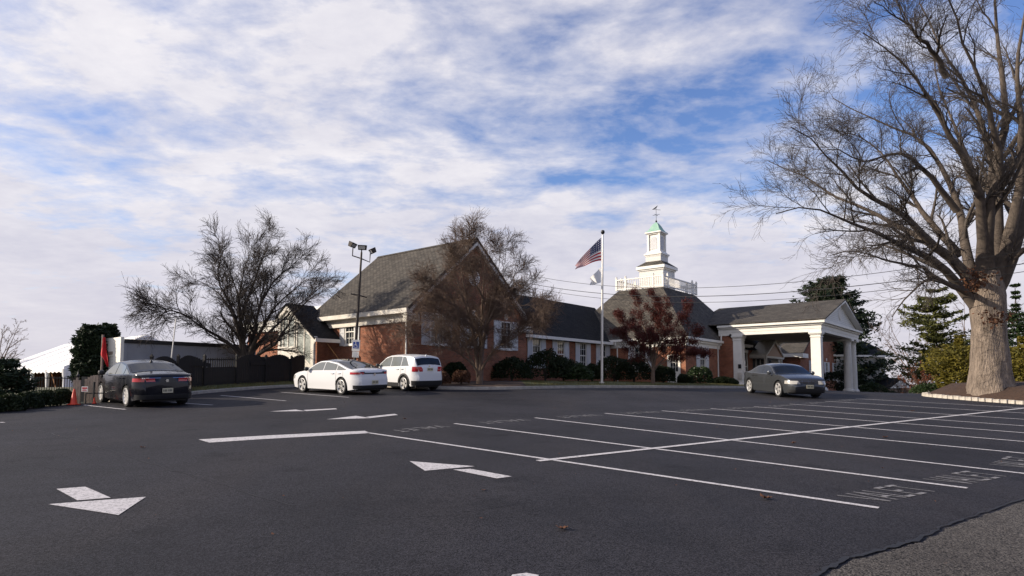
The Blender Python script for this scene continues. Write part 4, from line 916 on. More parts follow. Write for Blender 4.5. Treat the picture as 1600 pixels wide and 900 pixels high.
conifer('golden_cedar', gp(1500, 42), 4.1, 2.1, 'yellow green cedar bush against the oak trunk', 'leaf_cedar', 53, 18, .15, .11, .1, 75, False, .08, .2, 8)
conifer('golden_cedar', gp(1600, 40), 4.0, 2.0, 'olive cedar bush right of the oak trunk', 'leaf_cedar', 54, 18, .15, .12, .1, 60, False, .08, .2, 8)
conifer('holly_tree', gp(1592, 46), 8.8, 2.6, 'glossy dark holly standing behind the oak on the right', 'leaf_holly', 55, 20, .1, .15, .05, 60, False, .12, .25, 8)
conifer('holly_tree', gp(1545, 52), 7.0, 2.6, 'dark evergreen half hidden behind the oak trunk', 'leaf_holly', 56, 18, .1, .15, .05, 55, False, .12, .25, 8)
conifer('arborvitae', gp(142, 33), 3.1, .62, 'dense dark green arborvitae between tent and white shed', 'leaf_spruce', 57, 30, .40, .12, .0, 70, 'col', .08, .2, 9)
conifer('arborvitae', gp(169, 41), 3.9, .5, 'dark evergreen top showing behind the white shed', 'leaf_spruce', 60, 22, .40, .12, .0, 50, 'col', .08, .3, 8)
conifer('small_spruce', gp(12, 23), 1.55, 1.0, 'small spruce at the left picture edge before the tent', 'leaf_spruce', 58, 14, -.05, .09, .0, 55, True, .05, .25, 7)
conifer('dark_conifer', gp(1336, 68), 3.6, 1.7, 'low dark evergreen beside the white house', 'leaf_spruce', 59, 12, -.05, .22, .0, 60, True, .12, .3, 7)

def shrub(name, base, r, label, m, seed, n=2600, size=.07, group=None, lump=.12, cat='shrub'):
    rng = np.random.default_rng(seed); root = empty(name, base, 0, label, cat, group); rx, ry, rz = r
    d = rng.normal(size=(n, 3)); d /= np.linalg.norm(d, axis=1, keepdims=True); d[:, 2] = np.where(d[:, 2] < -.35, -d[:, 2], d[:, 2])
    ph = rng.uniform(0, 6, 6)
    q = 1+lump*(np.sin(3*d[:, 0]*2+ph[0])+np.sin(3.3*d[:, 1]*2+ph[1])+np.sin(4*d[:, 2]+ph[2])+.6*np.sin(9*d[:, 0]+ph[3])*np.sin(8*d[:, 1]+ph[4]))/2
    rad = q*rng.uniform(.55, 1., n)**.45
    c = d*rad[:, None]*np.array([rx, ry, rz])+np.array([0, 0, rz*.55]); c[:, 2] = np.maximum(c[:, 2], .03)
    V, F = leaf_quads(c, size, rng, 0, .6); stuffed('foliage', np_mesh('foliage', V, F, M_[m]), root)
    P = np.array([[(0, 0, -.15), (rng.uniform(-.1, .1)*rx, rng.uniform(-.1, .1)*ry, rz*.5), (rng.uniform(-.6, .6)*rx, rng.uniform(-.6, .6)*ry, rz*1.1)] for _ in range(9)])
    V, F = tubes(P, np.broadcast_to([.03, .02, .006], (9, 3)).copy(), 4); link('stem', np_mesh('stem', V, F, M_['barkdark'], True), root)
    return root
def bz(px, Y, z): return ((px-800)/1000*Y, Y, z)
shrub('round_shrub', bz(691, 32.4, 1.68), (.45, .45, .42), 'brown clipped round shrub nearest the white SUV', 'leaf_brown', 61, 2600, .045, 'pair of brown shrubs')
shrub('round_shrub', bz(721, 33.0, 1.72), (.50, .48, .46), 'brown clipped round shrub beside the twiggy tree trunk', 'leaf_brown', 62, 2800, .045, 'pair of brown shrubs')
FS = [(655, 36.8, 1.75, .7, .5, .55, 'low dark shrub under the first gable window', 'leaf_box'), (708, 38.6, 1.9, .9, .6, .75, 'dark shrub under the middle gable window', 'leaf_box'), (800, 41.5, 1.92, 1.3, .8, .95, 'dark spreading shrub at the right gable corner', 'leaf_box'),
      (852, 43.5, 1.9, 1.5, 1.0, 1.35, 'tall rounded boxwood under the first wing window', 'leaf_box'), (880, 44.5, 1.9, 1.2, .9, 1.05, 'rounded boxwood under the second wing window', 'leaf_box'), (903, 44.0, 1.85, 1.0, .8, .85, 'lower olive shrub under the third wing window', 'leaf_holly'),
      (960, 46.5, 1.85, 1.5, 1.0, 1.20, 'dark hedge block right of the flagpole', 'leaf_box'), (990, 47.0, 1.8, 1.4, 1.0, 1.1, 'dark hedge block left of the maroon tree', 'leaf_box'), (1036, 46.8, 1.75, .9, .7, .8, 'dark shrub between maroon tree and white door', 'leaf_box'),
      (1093, 47.5, 1.62, .95, .7, .95, 'round green shrub under the shuttered window right of the door', 'leaf_holly'), (1070, 47, 1.66, .6, .5, .5, 'small dark shrub at the corner by the white door', 'leaf_box'), (1130, 50.5, 1.5, 1.2, .6, .5, 'low shrub at the portico brick wall', 'leaf_box'),
      (1307, 63, 1.0, 1.7, 1.1, 1.35, 'dark shrub between the portico columns', 'leaf_box'), (1362, 62, .45, 1.3, 1.2, .95, 'dark green shrub right of the portico', 'leaf_holly'), (1392, 66, -.4, 1.6, 1.2, .9, 'dark shrub below the white house', 'leaf_box'),
      (925, 46.5, 1.9, .9, .7, .8, 'shrub left of the flagpole under the last wing window', 'leaf_box'), (1470, 44, 1.0, 2.2, 1.2, .5, 'low green ground shrub behind the island tip', 'leaf_holly')]
for i, (px, Y, z, a, b, c_, lab, m) in enumerate(FS): shrub('foundation_shrub', bz(px, Y, z), (a, b, c_), lab, m, 70+i, 3200, .075)
HB = [(-16, 18.4, 'clipped dark hedge bush cut by the left picture edge'), (18, 18.9, 'clipped hedge bush under the small spruce'), (45, 19.8, 'clipped hedge bush before the first tent leg'), (72, 20.6, 'clipped hedge bush before the middle tent leg'), (98, 21.3, 'clipped hedge bush next to the orange cone')]
for i, (px, Y, lab) in enumerate(HB):
    x = (px-800)/1000*Y; shrub('hedge_bush', (x, Y, H(x, Y)-.05), (.42, .42, .36), lab, 'leaf_box', 90+i, 3000, .045, 'clipped hedge at the left edge of the lot', .07)

# ------------------------------------------------------------------ cars
M_['tyre'] = mat('tyre', (.014, .014, .015), .85)
M_['rim'] = mat('alloy_rim', (.66, .65, .64), .35, metal=.35)
M_['carglass'] = mat('car_glass', (.012, .014, .017), .04, spec=.45)
M_['carglass_lit'] = mat('car_glass_lit', (.15, .155, .145), .06, spec=.6)  # paler copy of the car glass, light on the side panes put into its colour
M_['trim'] = mat('black_trim', (.018, .018, .020), .5)
M_['chrome'] = mat('chrome', (.75, .75, .76), .15, metal=1.)
M_['taillight'] = mat('red_lens', (.42, .010, .016), .15, coat=.8)
M_['headlight'] = mat('clear_lens', (.42, .40, .37), .12, coat=.8)
M_['plate'] = mat('licence_plate', (.62, .56, .34), .5, col2=(.5, .46, .36), scale=8)
M_['plate_ink'] = mat('plate_ink', (.03, .03, .04), .6)
def carpaint(name, c, metal): return mat(name, c, .22, metal=metal, spec=.25, coat=.4)
def car(name, pos, heading, T, W, belt, wb, rw, paint, label, side=(-1.6, 1.2), bpil=(-.05,), wind=(.6, 1.2), rear=(-1.6, -.95), tail=None, roofpaint=None, suv=False, spokes=5, dark_rim=False, front=True, side_glass='carglass', k_t=.42, wx=0., bar=None):
    """lofted body with real wheel openings; x forward, y left"""
    Lh = max(abs(T[0][0]), T[-1][0]); xs_ = np.array([p[0] for p in T]); zs_ = np.array([p[1] for p in T])
    xd = np.linspace(xs_[0], xs_[-1], 400); zd = np.interp(xd, xs_, zs_); ker = np.hanning(23); ker /= ker.sum(); zp = np.pad(zd, 11, mode='edge'); zd2 = np.convolve(zp, ker, 'valid'); zd2[:4] = zd[:4]; zd2[-4:] = zd[-4:]
    Tz = lambda x: float(np.interp(x, xd, zd2))
    Bz = lambda x: min(float(np.interp(x, [-Lh, Lh], belt)), Tz(x)-.045)
    wax = (wb/2+wx, -wb/2+wx); Ra = rw+.055
    def zb(x):
        z = .19+.07*max(0, (abs(x)-Lh+.6)/.6)
        for c in wax:
            if abs(x-c) < Ra: z = max(z, rw+math.sqrt(Ra*Ra-(x-c)**2))
        return min(z, Tz(x)-.1)
    def hw(x):
        q = abs(x)/Lh; return W/2*(1-.07*q**3-.24*max(0, (q-.80)/.20)**2.4)
    def xb(x, z):
        q = max(0, (abs(x)-Lh+.55)/.55); sg = 1 if x > 0 else -1
        bl = float(np.interp(z, [.2, .32, .52, .64, .74, .88, 1.0, 1.2], [-.07, -.01, .03, .015, -.03, -.035, .0, 0]))
        return x+sg*bl*q*q
    def yb(x, z):
        B = Bz(x); h = hw(x)
        if z <= B:
            if z < .5: return h*(.955+.045*max(0, (z-.15)/.35))
            return h*(1-.035*((z-.5)/max(.05, B-.5))**2)
        return max(.05, h*.965-.015-(z-B)*k_t)
    def sec(x):
        B, t_, z0 = Bz(x), Tz(x), zb(x); pts = []
        for s in np.linspace(0, 1, 9): z = z0+(max(z0+.01, B)-z0)*s; pts.append((yb(x, min(z, B)), z))
        te = max(B+.012, t_-.07)
        for s in (.08, .35, .7, 1): z = B+(te-B)*s; pts.append((yb(x, z+.0005), z))
        ye = pts[-1][0]
        for s in (.93, .8, .55, .28, 0): pts.append((ye*s, te+(t_-te)*(1-s**2.4)))
        return pts
    st = sorted(set(list(np.round(np.linspace(-Lh, Lh, 56), 4))+list(np.round(np.concatenate([c+Ra*np.cos(np.linspace(0, np.pi, 15)) for c in wax]), 4))+[-Lh+.03, -Lh+.08, Lh-.03, Lh-.08]))
    mb = MB(); n = None; V = []
    for x in st:
        s = sec(x); ring_ = [(xb(x, z), -y, z) for y, z in s]+[(xb(x, z), y, z) for y, z in s[-2::-1]]; n = len(ring_); V += ring_
    F = [(i*n+j, i*n+j+1, (i+1)*n+j+1, (i+1)*n+j) for i in range(len(st)-1) for j in range(n-1)]+[tuple(range(n)), tuple((len(st)-1)*n+j for j in range(n))[::-1]]
    mb.add(V, F)
    p = Vector(pos[:2]); a = R(heading); fx, fy = math.cos(a), math.sin(a)
    zc = [H(p.x+fx*c, p.y+fy*c) for c in wax]; zl = H(p.x-fy*.7, p.y+fx*.7); zr_ = H(p.x+fy*.7, p.y-fx*.7)
    root = empty(name, (p.x, p.y, (zc[0]+zc[1])/2+.004), 0, label, 'car'); root.rotation_mode = 'XYZ'
    root.rotation_euler = Matrix(((fx, -fy, 0), (fy, fx, 0), (0, 0, 1))).to_3x3().to_euler()
    root.rotation_euler = (Matrix.Rotation(a, 3, 'Z') @ Matrix.Rotation(-math.atan2(zc[0]-zc[1], wb), 3, 'Y') @ Matrix.Rotation(math.atan2(zl-zr_, 1.4), 3, 'X')).to_euler()
    body = mb.build('body', paint, root, 32)
    u = MB(); u.box(-Lh+.2, Lh-.2, -W/2+.28, W/2-.28, .17, .62); u.box(-wb/2+wx+Ra+.02, wb/2+wx-Ra-.02, -W/2+.08, W/2-.08, .16, .4); u.build('underbody', M_['rubber'], root)
    def strip(nm, path, z0, z1, m, off=.012, par=root, rows=2):
        """band on the body skin along a list of (x,y) getters"""
        V_, k = [], rows+1
        for f in path:
            for j in range(k): z = z0+(z1-z0)*j/rows; q = f(z); V_.append((q[0], q[1], z))
        b = MB(); b.add(V_, [(i*k+j, (i+1)*k+j, (i+1)*k+j+1, i*k+j+1) for i in range(len(path)-1) for j in range(rows)]); return b.build(nm, m, par, 40, recalc=False)
    def xend(z, sg):
        c = np.where(zd2-.01 >= z)[0]; return (xd[c[-1]] if sg > 0 else xd[c[0]]) if len(c) else sg*Lh
    def sidep(x, sg, off): return lambda z: (xb(x, z), sg*(yb(x, z)+off))
    def endp(fr, end, off): return lambda z: (xb(xend(z, end), z)+end*off, fr*yb(xend(z, end), min(z, Bz(xend(z, end))))*.995)
    def wrap(sg, end, xin, fr, off=.016):
        """from the side round the corner to a share of the end"""
        e = Lh*end; P_ = [sidep(x, sg, off) for x in np.linspace(e-end*xin, e-end*.002, 16)]
        return P_+[endp(f*sg, end, off) for f in np.linspace(.97, fr, 6)]
    # side windows, split at the pillars
    wt = lambda x: min(Tz(x)-.115, Bz(x)+.03+(x-side[0])*1.1, Bz(x)+.03+(side[1]-x)*.95 if not suv else 9); 
    for sg in (-1, 1):
        cuts = [side[0]]+sorted(bpil)+[side[1]]
        for a0, a1 in zip(cuts, cuts[1:]):
            xx = np.linspace(a0+.025, a1-.025, 12); V_ = []
            for x in xx:
                z0 = Bz(x)+.028; z1 = max(z0+.004, wt(x))
                for s in (0, .5, 1): z = z0+(z1-z0)*s; V_.append((x, sg*(yb(x, z)+.007), z))
            b = MB(); b.add(V_, [(i*3+j, (i+1)*3+j, (i+1)*3+j+1, i*3+j+1) for i in range(11) for j in range(2)]); b.build('side_window', M_[side_glass], root, 40, recalc=False)
        # door seams, handles, mirror
        for x in (bpil[-1]-.02, side[1]-.12, side[0]+.22):
            strip('door_seam', [sidep(x-.006, sg, .003), sidep(x+.006, sg, .003)], .30, Bz(x)-.01, M_['trim'], rows=5)
        for x in (bpil[-1]+.12, side[0]+.38):
            h = MB(); y = yb(x, .8); zh = Bz(x)-.12; h.box(x, x+.2, sg*y-.0 if sg > 0 else -y-.035, sg*y+.035 if sg > 0 else -y, zh, zh+.03); h.build('door_handle', paint, root)
        xm_ = side[1]-.18; mm = MB(); y = yb(xm_, Bz(xm_)); mm.lathe([(.03, -.09), (.085, -.06), (.10, 0), (.085, .06), (.03, .085)], (xm_, sg*(y+.12), Bz(xm_)+.09), 10); mm.box(xm_-.03, xm_+.03, min(sg*y, sg*(y+.08)), max(sg*y, sg*(y+.08)), Bz(xm_)+.02, Bz(xm_)+.05); mm.build('mirror', M_['trim'] if name != 'grey_sedan' else paint, root, 40)
        strip('sill_trim', [sidep(x, sg, .006) for x in np.linspace(-wb/2+wx+Ra+.02, wb/2+wx-Ra-.02, 6)], .19, .255 if not suv else .36, M_['trim'] if suv else paint)
        if suv:
            for c in wax:
                V_ = []; 
                for t_ in np.linspace(.0, math.pi, 15):
                    for rr in (Ra-.01, Ra+.075): x = c+rr*math.cos(t_); z = rw+rr*math.sin(t_); V_.append((x, sg*(yb(x, z)+.012), max(z, .2)))
                b = MB(); b.add(V_, [(2*i, 2*i+1, 2*i+3, 2*i+2) for i in range(14)]); b.build('arch_trim', M_['trim'], root, 40, recalc=False)
    # windscreen and rear window on the roof skin
    for nm, (x0, x1) in (('windscreen', wind), ('rear_window', rear)):
        V_ = []; xx = np.linspace(x0, x1, 9)
        for x in xx:
            B, t_ = Bz(x), Tz(x); te = max(B+.012, t_-.07); ye = yb(x, te+.0005)
            for s in np.linspace(-.93, .93, 9): V_.append((x+(.006 if nm == 'windscreen' else -.006), ye*s, te+(t_-te)*(1-abs(s)**2.4)+.010))
        b = MB(); b.add(V_, [(i*9+j, (i+1)*9+j, (i+1)*9+j+1, i*9+j+1) for i in range(8) for j in range(8)]); b.build(nm, M_['carglass'], root, 40, recalc=False)
    if roofpaint:
        V_ = []; xx = np.linspace(rear[1], wind[0], 12)
        for x in xx:
            B, t_ = Bz(x), Tz(x); te = max(B+.012, t_-.07); ye = yb(x, te+.0005)
            for s in np.linspace(-.96, .96, 9): V_.append((x, ye*s, te+(t_-te)*(1-abs(s)**2.4)+.006))
        b = MB(); b.add(V_, [(i*9+j, (i+1)*9+j, (i+1)*9+j+1, i*9+j+1) for i in range(11) for j in range(8)]); b.build('roof_panel', roofpaint, root, 40, recalc=False)
    # lamps
    tz0, tz1, tin, tfr = tail
    for sg in (-1, 1): strip('tail_light', wrap(sg, -1, tin, tfr), tz0, tz1, M_['taillight'])
    if bar:
        strip('tail_bar', [endp(f, -1, .011) for f in np.linspace(-.98, .98, 15)], tz0+.01, tz1+.02, M_['trim'] if bar == 'dark' else M_['chrome']) if bar == 'dark' else None
        if bar == 'chrome':
            for sg in (-1, 1): strip('chrome_bar', wrap(sg, -1, .12, .28, .016), tz1-.012, tz1+.014, M_['chrome'])
    for sg in (-1, 1): strip('headlight', wrap(sg, 1, .42, .60), .60, .74, M_['headlight'])
    strip('rear_bumper_trim', wrap(1, -1, .30, 0, .016)+wrap(-1, -1, .30, 0, .016)[::-1], .25, .40 if not suv else .47, M_['trim'])
    strip('front_bumper_trim', wrap(1, 1, .25, 0, .016)+wrap(-1, 1, .25, 0, .016)[::-1], .24, .36, M_['trim'])
    # plates
    def plate(end, z):
        x = xb(xend(z, end), z)+end*.012; b = MB(); b.box(min(x, x+end*.012), max(x, x+end*.012), -.155, .155, z-.075, z+.075); o = b.build('licence_plate', M_['plate'], root)
        q = MB(); rg = random.Random(len(name)+end)
        for k in range(6):
            y = -.125+k*.042+(.02 if k > 2 else 0); xx0 = x+end*.0125
            q.box(min(xx0, xx0+end*.002), max(xx0, xx0+end*.002), y, y+.026, z-.035, z+.035)
        q.build('plate_characters', M_['plate_ink'], o)
    if suv: plate(-1, .98)
    else: plate(-1, .52)
    if front:
        plate(1, .50)
        for sg in (-1, 1):
            strip('grille', [endp(f*sg, 1, .016) for f in (.05, .2, .38)], .62, .72, M_['trim']); strip('grille_frame', [endp(f*sg, 1, .012) for f in (.02, .2, .41)], .605, .735, M_['chrome'])
        strip('lower_intake', [endp(f, 1, .014) for f in np.linspace(-.7, .7, 7)], .36, .44, M_['trim'])
    em = MB(); x = xend(.86 if not suv else 1.1, -1)-.012; em.lathe([(.0, 0), (.05, 0), (.05, .012), (.0, .012)], (0, 0, 0), 12); e = em.build('emblem', M_['chrome'], root, 40)
    e.rotation_euler = (0, R(-90), 0); e.location = (x, 0, .83 if not suv else 1.12)
    # wheels
    ty = MB(); ty.lathe([(rw*.74, -.105), (rw*.95, -.11), (rw, -.09), (rw, .09), (rw*.95, .11), (rw*.74, .105), (rw*.72, 0), (rw*.74, -.105)], (0, 0, 0), 30, 0., False); tm = ty.mesh('tyre', M_['tyre'], 40)
    ri = MB(); ri.lathe([(rw*.68, .05), (rw*.77, .108), (rw*.77, .112), (rw*.72, .116), (rw*.68, .09), (rw*.68, .05)], (0, 0, 0), 30, 0., False); ri.lathe([(.0, .06), (.06, .06), (.06, .09), (.0, .095)], (0, 0, 0), 12)
    for k in range(spokes):
        b_ = 2*math.pi*k/spokes
        for dw in ((-.13, .13) if spokes < 8 else (0,)):
            c_, s_ = math.cos(b_+dw), math.sin(b_+dw); c0, s0 = math.cos(b_), math.sin(b_); tw_ = .034
            P_ = [(c0*.045-s0*tw_, s0*.045+c0*tw_), (c0*.045+s0*tw_, s0*.045-c0*tw_), (c_*rw*.73+s_*tw_, s_*rw*.73-c_*tw_), (c_*rw*.73-s_*tw_, s_*rw*.73+c_*tw_)]
            ri.prism([(x_, y_, .07) for x_, y_ in P_], (0, 0, .025))
    rm = ri.mesh('rim', M_['rim'], 40)
    hb = MB(); hb.lathe([(.0, -.02), (rw*.72, -.02), (rw*.72, .03), (0, .03)], (0, 0, 0), 24); hm = hb.mesh('backing_disc', M_['rubber'], 40)  # black backing disc that makes the spokes stand out
    for c in wax:
        for sg in (-1, 1):
            wo = link('wheel', tm, root, (c, sg*(W/2-.125), rw)); wo.rotation_euler = (R(-90*sg), 0, 0)
            link('rim', rm, wo); link('backing_disc', hm, wo)
    an = MB(); xa = rear[1]+.08; an.lathe([(.05, 0), (.045, .03), (.012, .085), (.004, .09)], (xa, 0, Tz(xa)-.005), 8); an.build('antenna', M_['trim'] if not suv else paint, root, 40)
    return root
P_black = carpaint('paint_black_blue', (.010, .011, .017), .4)
P_white = carpaint('paint_white', (.70, .70, .71), 0.)
P_grey = carpaint('paint_steel_grey', (.085, .090, .098), .6)
car('black_sedan', (-12.6, 21.9), 137, [(-2.33, .72), (-2.31, .92), (-2.22, 1.03), (-1.8, 1.09), (-1.55, 1.13), (-.85, 1.40), (-.25, 1.48), (.25, 1.46), (.55, 1.37), (1.2, 1.03), (1.7, .96), (2.1, .86), (2.28, .72), (2.33, .55)], 1.82, (1.02, .92), 2.69, .335, P_black,
    'black sedan seen from behind beside the weathered gate at left', (-1.55, 1.08), (-.12, -.98), (.60, 1.2), (-1.58, -.92), (.80, .91, .42, .55), None, False, 10, front=False, side_glass='carglass_lit', bar='chrome')
car('white_sedan', (-7.5, 27.85), 140, [(-2.45, .72), (-2.44, .90), (-2.36, 1.03), (-2.05, 1.08), (-1.7, 1.15), (-.95, 1.36), (-.25, 1.445), (.25, 1.43), (.6, 1.32), (1.25, .98), (1.8, .90), (2.25, .78), (2.42, .62), (2.45, .5)], 1.86, (1.00, .90), 2.85, .345, P_white,
    'white sedan with dark glass roof parked before the dark fence', (-1.75, 1.12), (-.12, -1.05), (.62, 1.28), (-1.95, -.75), (.84, .93, .45, .80), mat('black_roof', (.012, .012, .014), .15, coat=1.), False, 5, front=False, side_glass='carglass_lit', bar='dark')
car('white_suv', (-5.15, 30.6), 133, [(-2.13, .8), (-2.11, 1.0), (-2.05, 1.12), (-1.92, 1.42), (-1.80, 1.58), (-1.6, 1.63), (-.8, 1.67), (0., 1.66), (.4, 1.57), (1.0, 1.16), (1.5, 1.07), (1.92, .94), (2.08, .76), (2.13, .55)], 1.78, (1.12, 1.00), 2.555, .335, P_white,
    'white compact SUV parked by the brick corner', (-1.6, .95), (-.12, -.98), (.42, 1.05), (-2.02, -1.86), (.88, 1.10, .26, .66), None, True, 5, front=False, side_glass='carglass_lit', k_t=.30)
car('grey_sedan', (12.5, 29.75), -86, [(-2.42, .68), (-2.40, .90), (-2.28, 1.05), (-1.75, 1.10), (-1.5, 1.14), (-.85, 1.40), (-.3, 1.47), (.25, 1.45), (.5, 1.37), (1.1, 1.03), (1.65, .97), (2.1, .86), (2.34, .72), (2.42, .52)], 1.85, (1.00, .93), 2.89, .345, P_grey,
    'steel grey sedan facing the camera in front of the portico', (-1.5, 1.0), (-.12, -.95), (.52, 1.12), (-1.55, -.9), (.82, .95, .3, .6), None, False, 5, front=True)

# ------------------------------------------------------------------ yard at left: fence, gate, shed, tent
fence = empty('dark_fence', (-13.9, 28, 1.2), 0, 'dark stained board fence with scalloped tops along the verge', 'fence')
fp = [Vector(p) for p in ((-13.75, 24.3), (-13.95, 28.0), (-13.05, 31.6), (-12.2, 34.2), (-11.75, 36.6))]
d_ = [0]
for a, b in zip(fp, fp[1:]): d_.append(d_[-1]+(b-a).length)
def fpt(s):
    for i in range(len(fp)-1):
        if s <= d_[i+1]+1e-6: t = (s-d_[i])/(d_[i+1]-d_[i]); return fp[i].lerp(fp[i+1], t), (fp[i+1]-fp[i]).normalized()
    return fp[-1], (fp[-1]-fp[-2]).normalized()
bw = .145; nb = int(d_[-1]/bw); rg = random.Random(9); arch = 2.17
off = Vector(fence.location)
for i in range(nb):
    s = i*bw; q, d = fpt(s); q = q.copy(); ph = (s % arch)/arch; z0 = H(q.x, q.y)+.1
    if 4.3 < s < 6.3 and False: pass
    top = z0+1.22+.30*math.sin(ph*math.pi)**.7+.012*s; gapw = .0 
    open_top = arch*2 < s < arch*3
    if open_top: top = z0+1.02
    b = MB(); b.box(-bw/2+.004, bw/2-.004, -.012, .012, 0, top-z0); o = b.build('board', M_['fence_dark'], fence); o.location = Vector((q.x, q.y, z0-.05))-off; o.rotation_euler = (0, 0, math.atan2(d.y, d.x))
    if open_top:
        b = MB(); b.box(-.022, .022, -.012, .012, 0, .42); o = b.build('spindle', M_['fence_dark'], fence); o.location = Vector((q.x, q.y, top-.05))-off; o.rotation_euler = (0, 0, math.atan2(d.y, d.x))
k = 0
while k*arch < d_[-1]:
    q, d = fpt(k*arch); z0 = H(q.x, q.y); nrm = Vector((d.y, -d.x))
    b = MB(); b.box(-.05, .05, -.05, .05, 0, 1.62); b.frustum(0, 0, .065, .065, 1.62, .01, .01, 1.72); o = b.build('post', M_['fence_dark'], fence); o.location = Vector((q.x+nrm.x*.06, q.y+nrm.y*.06, z0-.05))-off; o.rotation_euler = (0, 0, math.atan2(d.y, d.x)); k += 1
for z in (.35, 1.0, 1.42):
    V = []; 
    if z == 1.42: rng_ = np.arange(arch*2, arch*3, .3)
    else: rng_ = np.arange(0, d_[-1], .4)
    b = MB(); b.tube([Vector((*(fpt(s)[0]+Vector((fpt(s)[1].y, -fpt(s)[1].x))*-.04), H(*fpt(s)[0])+z)) for s in rng_], .035, 4); o = b.build('rail', M_['fence_dark'], fence); o.location = -off
def fence_sign(s, lab):
    q, d = fpt(s); nrm = Vector((d.y, -d.x)); z0 = H(q.x, q.y)
    if nrm.y > 0: nrm = -nrm
    t = empty('fence_sign', (q.x+nrm.x*.05, q.y+nrm.y*.05, z0+1.22), math.atan2(d.y, d.x), lab, 'sign')
    b = MB(); n = 12; V = []
    for i in range(n+1): x = -.75+1.5*i/n; V += [(x, 0, -.08-.05*(x/.75)**2), (x, 0, .10-.05*(x/.75)**2)]
    b.add(V, [(2*i, 2*i+1, 2*i+3, 2*i+2) for i in range(n)]); bd = b.build('board', M_['fence_dark'], t); sm = bd.modifiers.new('s', 'SOLIDIFY'); sm.thickness = .02
    sgn = -1 if (Vector((math.cos(t.rotation_euler.z+math.pi/2), math.sin(t.rotation_euler.z+math.pi/2))).dot(nrm) < 0) else 1
    b = MB(); rg = random.Random(int(s*10))
    for i in range(13):
        x = -.66+i*.105; z = .01-.05*(x/.75)**2; w_ = rg.uniform(.02, .035)
        b.box(x, x+w_, sgn*.014-.004, sgn*.014+.004, z-.05, z+.055); b.box(x+w_+.002, x+.07, sgn*.014-.004, sgn*.014+.004, z+rg.choice((-.05, .0, .035)), z+rg.choice((.0, .02))+.035)
    b.build('worn_lettering', M_['gold'], t)
fence_sign(4.0, 'arched sign with worn gold lettering on the fence beside the black sedan')
fence_sign(8.3, 'arched sign with worn gold lettering on the fence below the bare tree')

gate = empty('wooden_gate', (-14.6, 22.0, 1.05), 0, 'weathered brown board gate with arched piers beside the black sedan', 'gate')
go = Vector(gate.location)
def gboard(px0, px1, Y, top, n):
    x0, x1 = (px0-800)/1000*Y, (px1-800)/1000*Y
    for i in range(n):
        a, b = x0+(x1-x0)*i/n, x0+(x1-x0)*(i+1)/n; ph = (i+.5)/n; b_ = MB(); b_.box(a+.003, b-.003, Y-.02, Y+.02, H(a, Y)-.1, AT(px0, top, Y).z-.18*(2*ph-1)**2); o = b_.build('board', M_['fence_grey'], gate); o.location = -go
gboard(116, 128, 22.0, 590, 3); gboard(134, 168, 22.4, 586, 8)
b = MB(); x0 = -.672*22.5; b.box(x0-.02, x0+.16, 22.55, 22.6, H(x0, 22.5), 2.0); o = b.build('dark_opening', M_['iron'], gate); o.location = -go  # added black strip standing for the dark opening between pier and boards
for px in (122, 160, 167):
    q = AT(px, 589, 22.1); b = MB(); b.lathe([(.02, -.06), (.05, 0), (.06, .05), (.02, .1), (.012, .2), (.002, .26)], tuple(q), 8); o = b.build('finial', M_['iron'], gate, 40); o.location = -go
sg_ = empty('gate_sign', AT(132.5, 608, 21.9), 0, 'small white sign with red band on the wooden gate', 'sign')
MB().box(-.11, .11, -.008, .008, -.09, .09).build('sign_plate', M_['white'], sg_); MB().box(-.085, .085, -.011, -.0085, .01, .06).build('red_band', M_['red'], sg_); 
b = MB()
for k in range(3): b.box(-.08, .08-.02*k, -.011, -.0085, -.065+k*.022, -.055+k*.022)
b.build('text_lines', M_['red'], sg_)
m = MB(); x0 = -.651*21.9; m.tube([(x0-.25, 21.85, H(x0, 21.9)+.33), (x0+.35, 21.85, H(x0, 21.9)+.34)], .02, 6); m.tube([(x0-.25, 21.85, H(x0, 21.9)-.05), (x0-.25, 21.85, H(x0, 21.9)+.33)], .02, 6); m.tube([(x0+.02, 21.85, H(x0, 21.9)-.05), (x0+.02, 21.85, H(x0, 21.9)+.72)], .035, 6)
tag(m.build('chain_barrier', M_['iron'], None, 40), 'low black metal barrier post beside the gate boards', 'barrier')
def cone(px, Y, h, lab):
    x = (px-800)/1000*Y; t = empty('traffic_cone', (x, Y, H(x, Y)+.004), 0, lab, 'traffic cone', 'traffic cones by the gate')
    MB().lathe([(.24*h, .03), (.20*h, .05), (.035*h+.01, h), (.02, h+.005)], n=16).build('cone_body', M_['cone'], t, 40)
    MB().box(-.27*h, .27*h, -.27*h, .27*h, 0, .028).build('cone_base', M_['cone'], t, None, .006)
    c = MB(); c.lathe([(.137*h, .42*h), (.138*h, .42*h), (.104*h, .60*h), (.103*h, .60*h)], n=16); c.build('band', M_['cone'], t, 40)
cone(118, 21.1, .52, 'tall red orange traffic cone at the end of the hedge'); cone(150, 21.6, .20, 'small red orange traffic cone by the sedan front wheel')

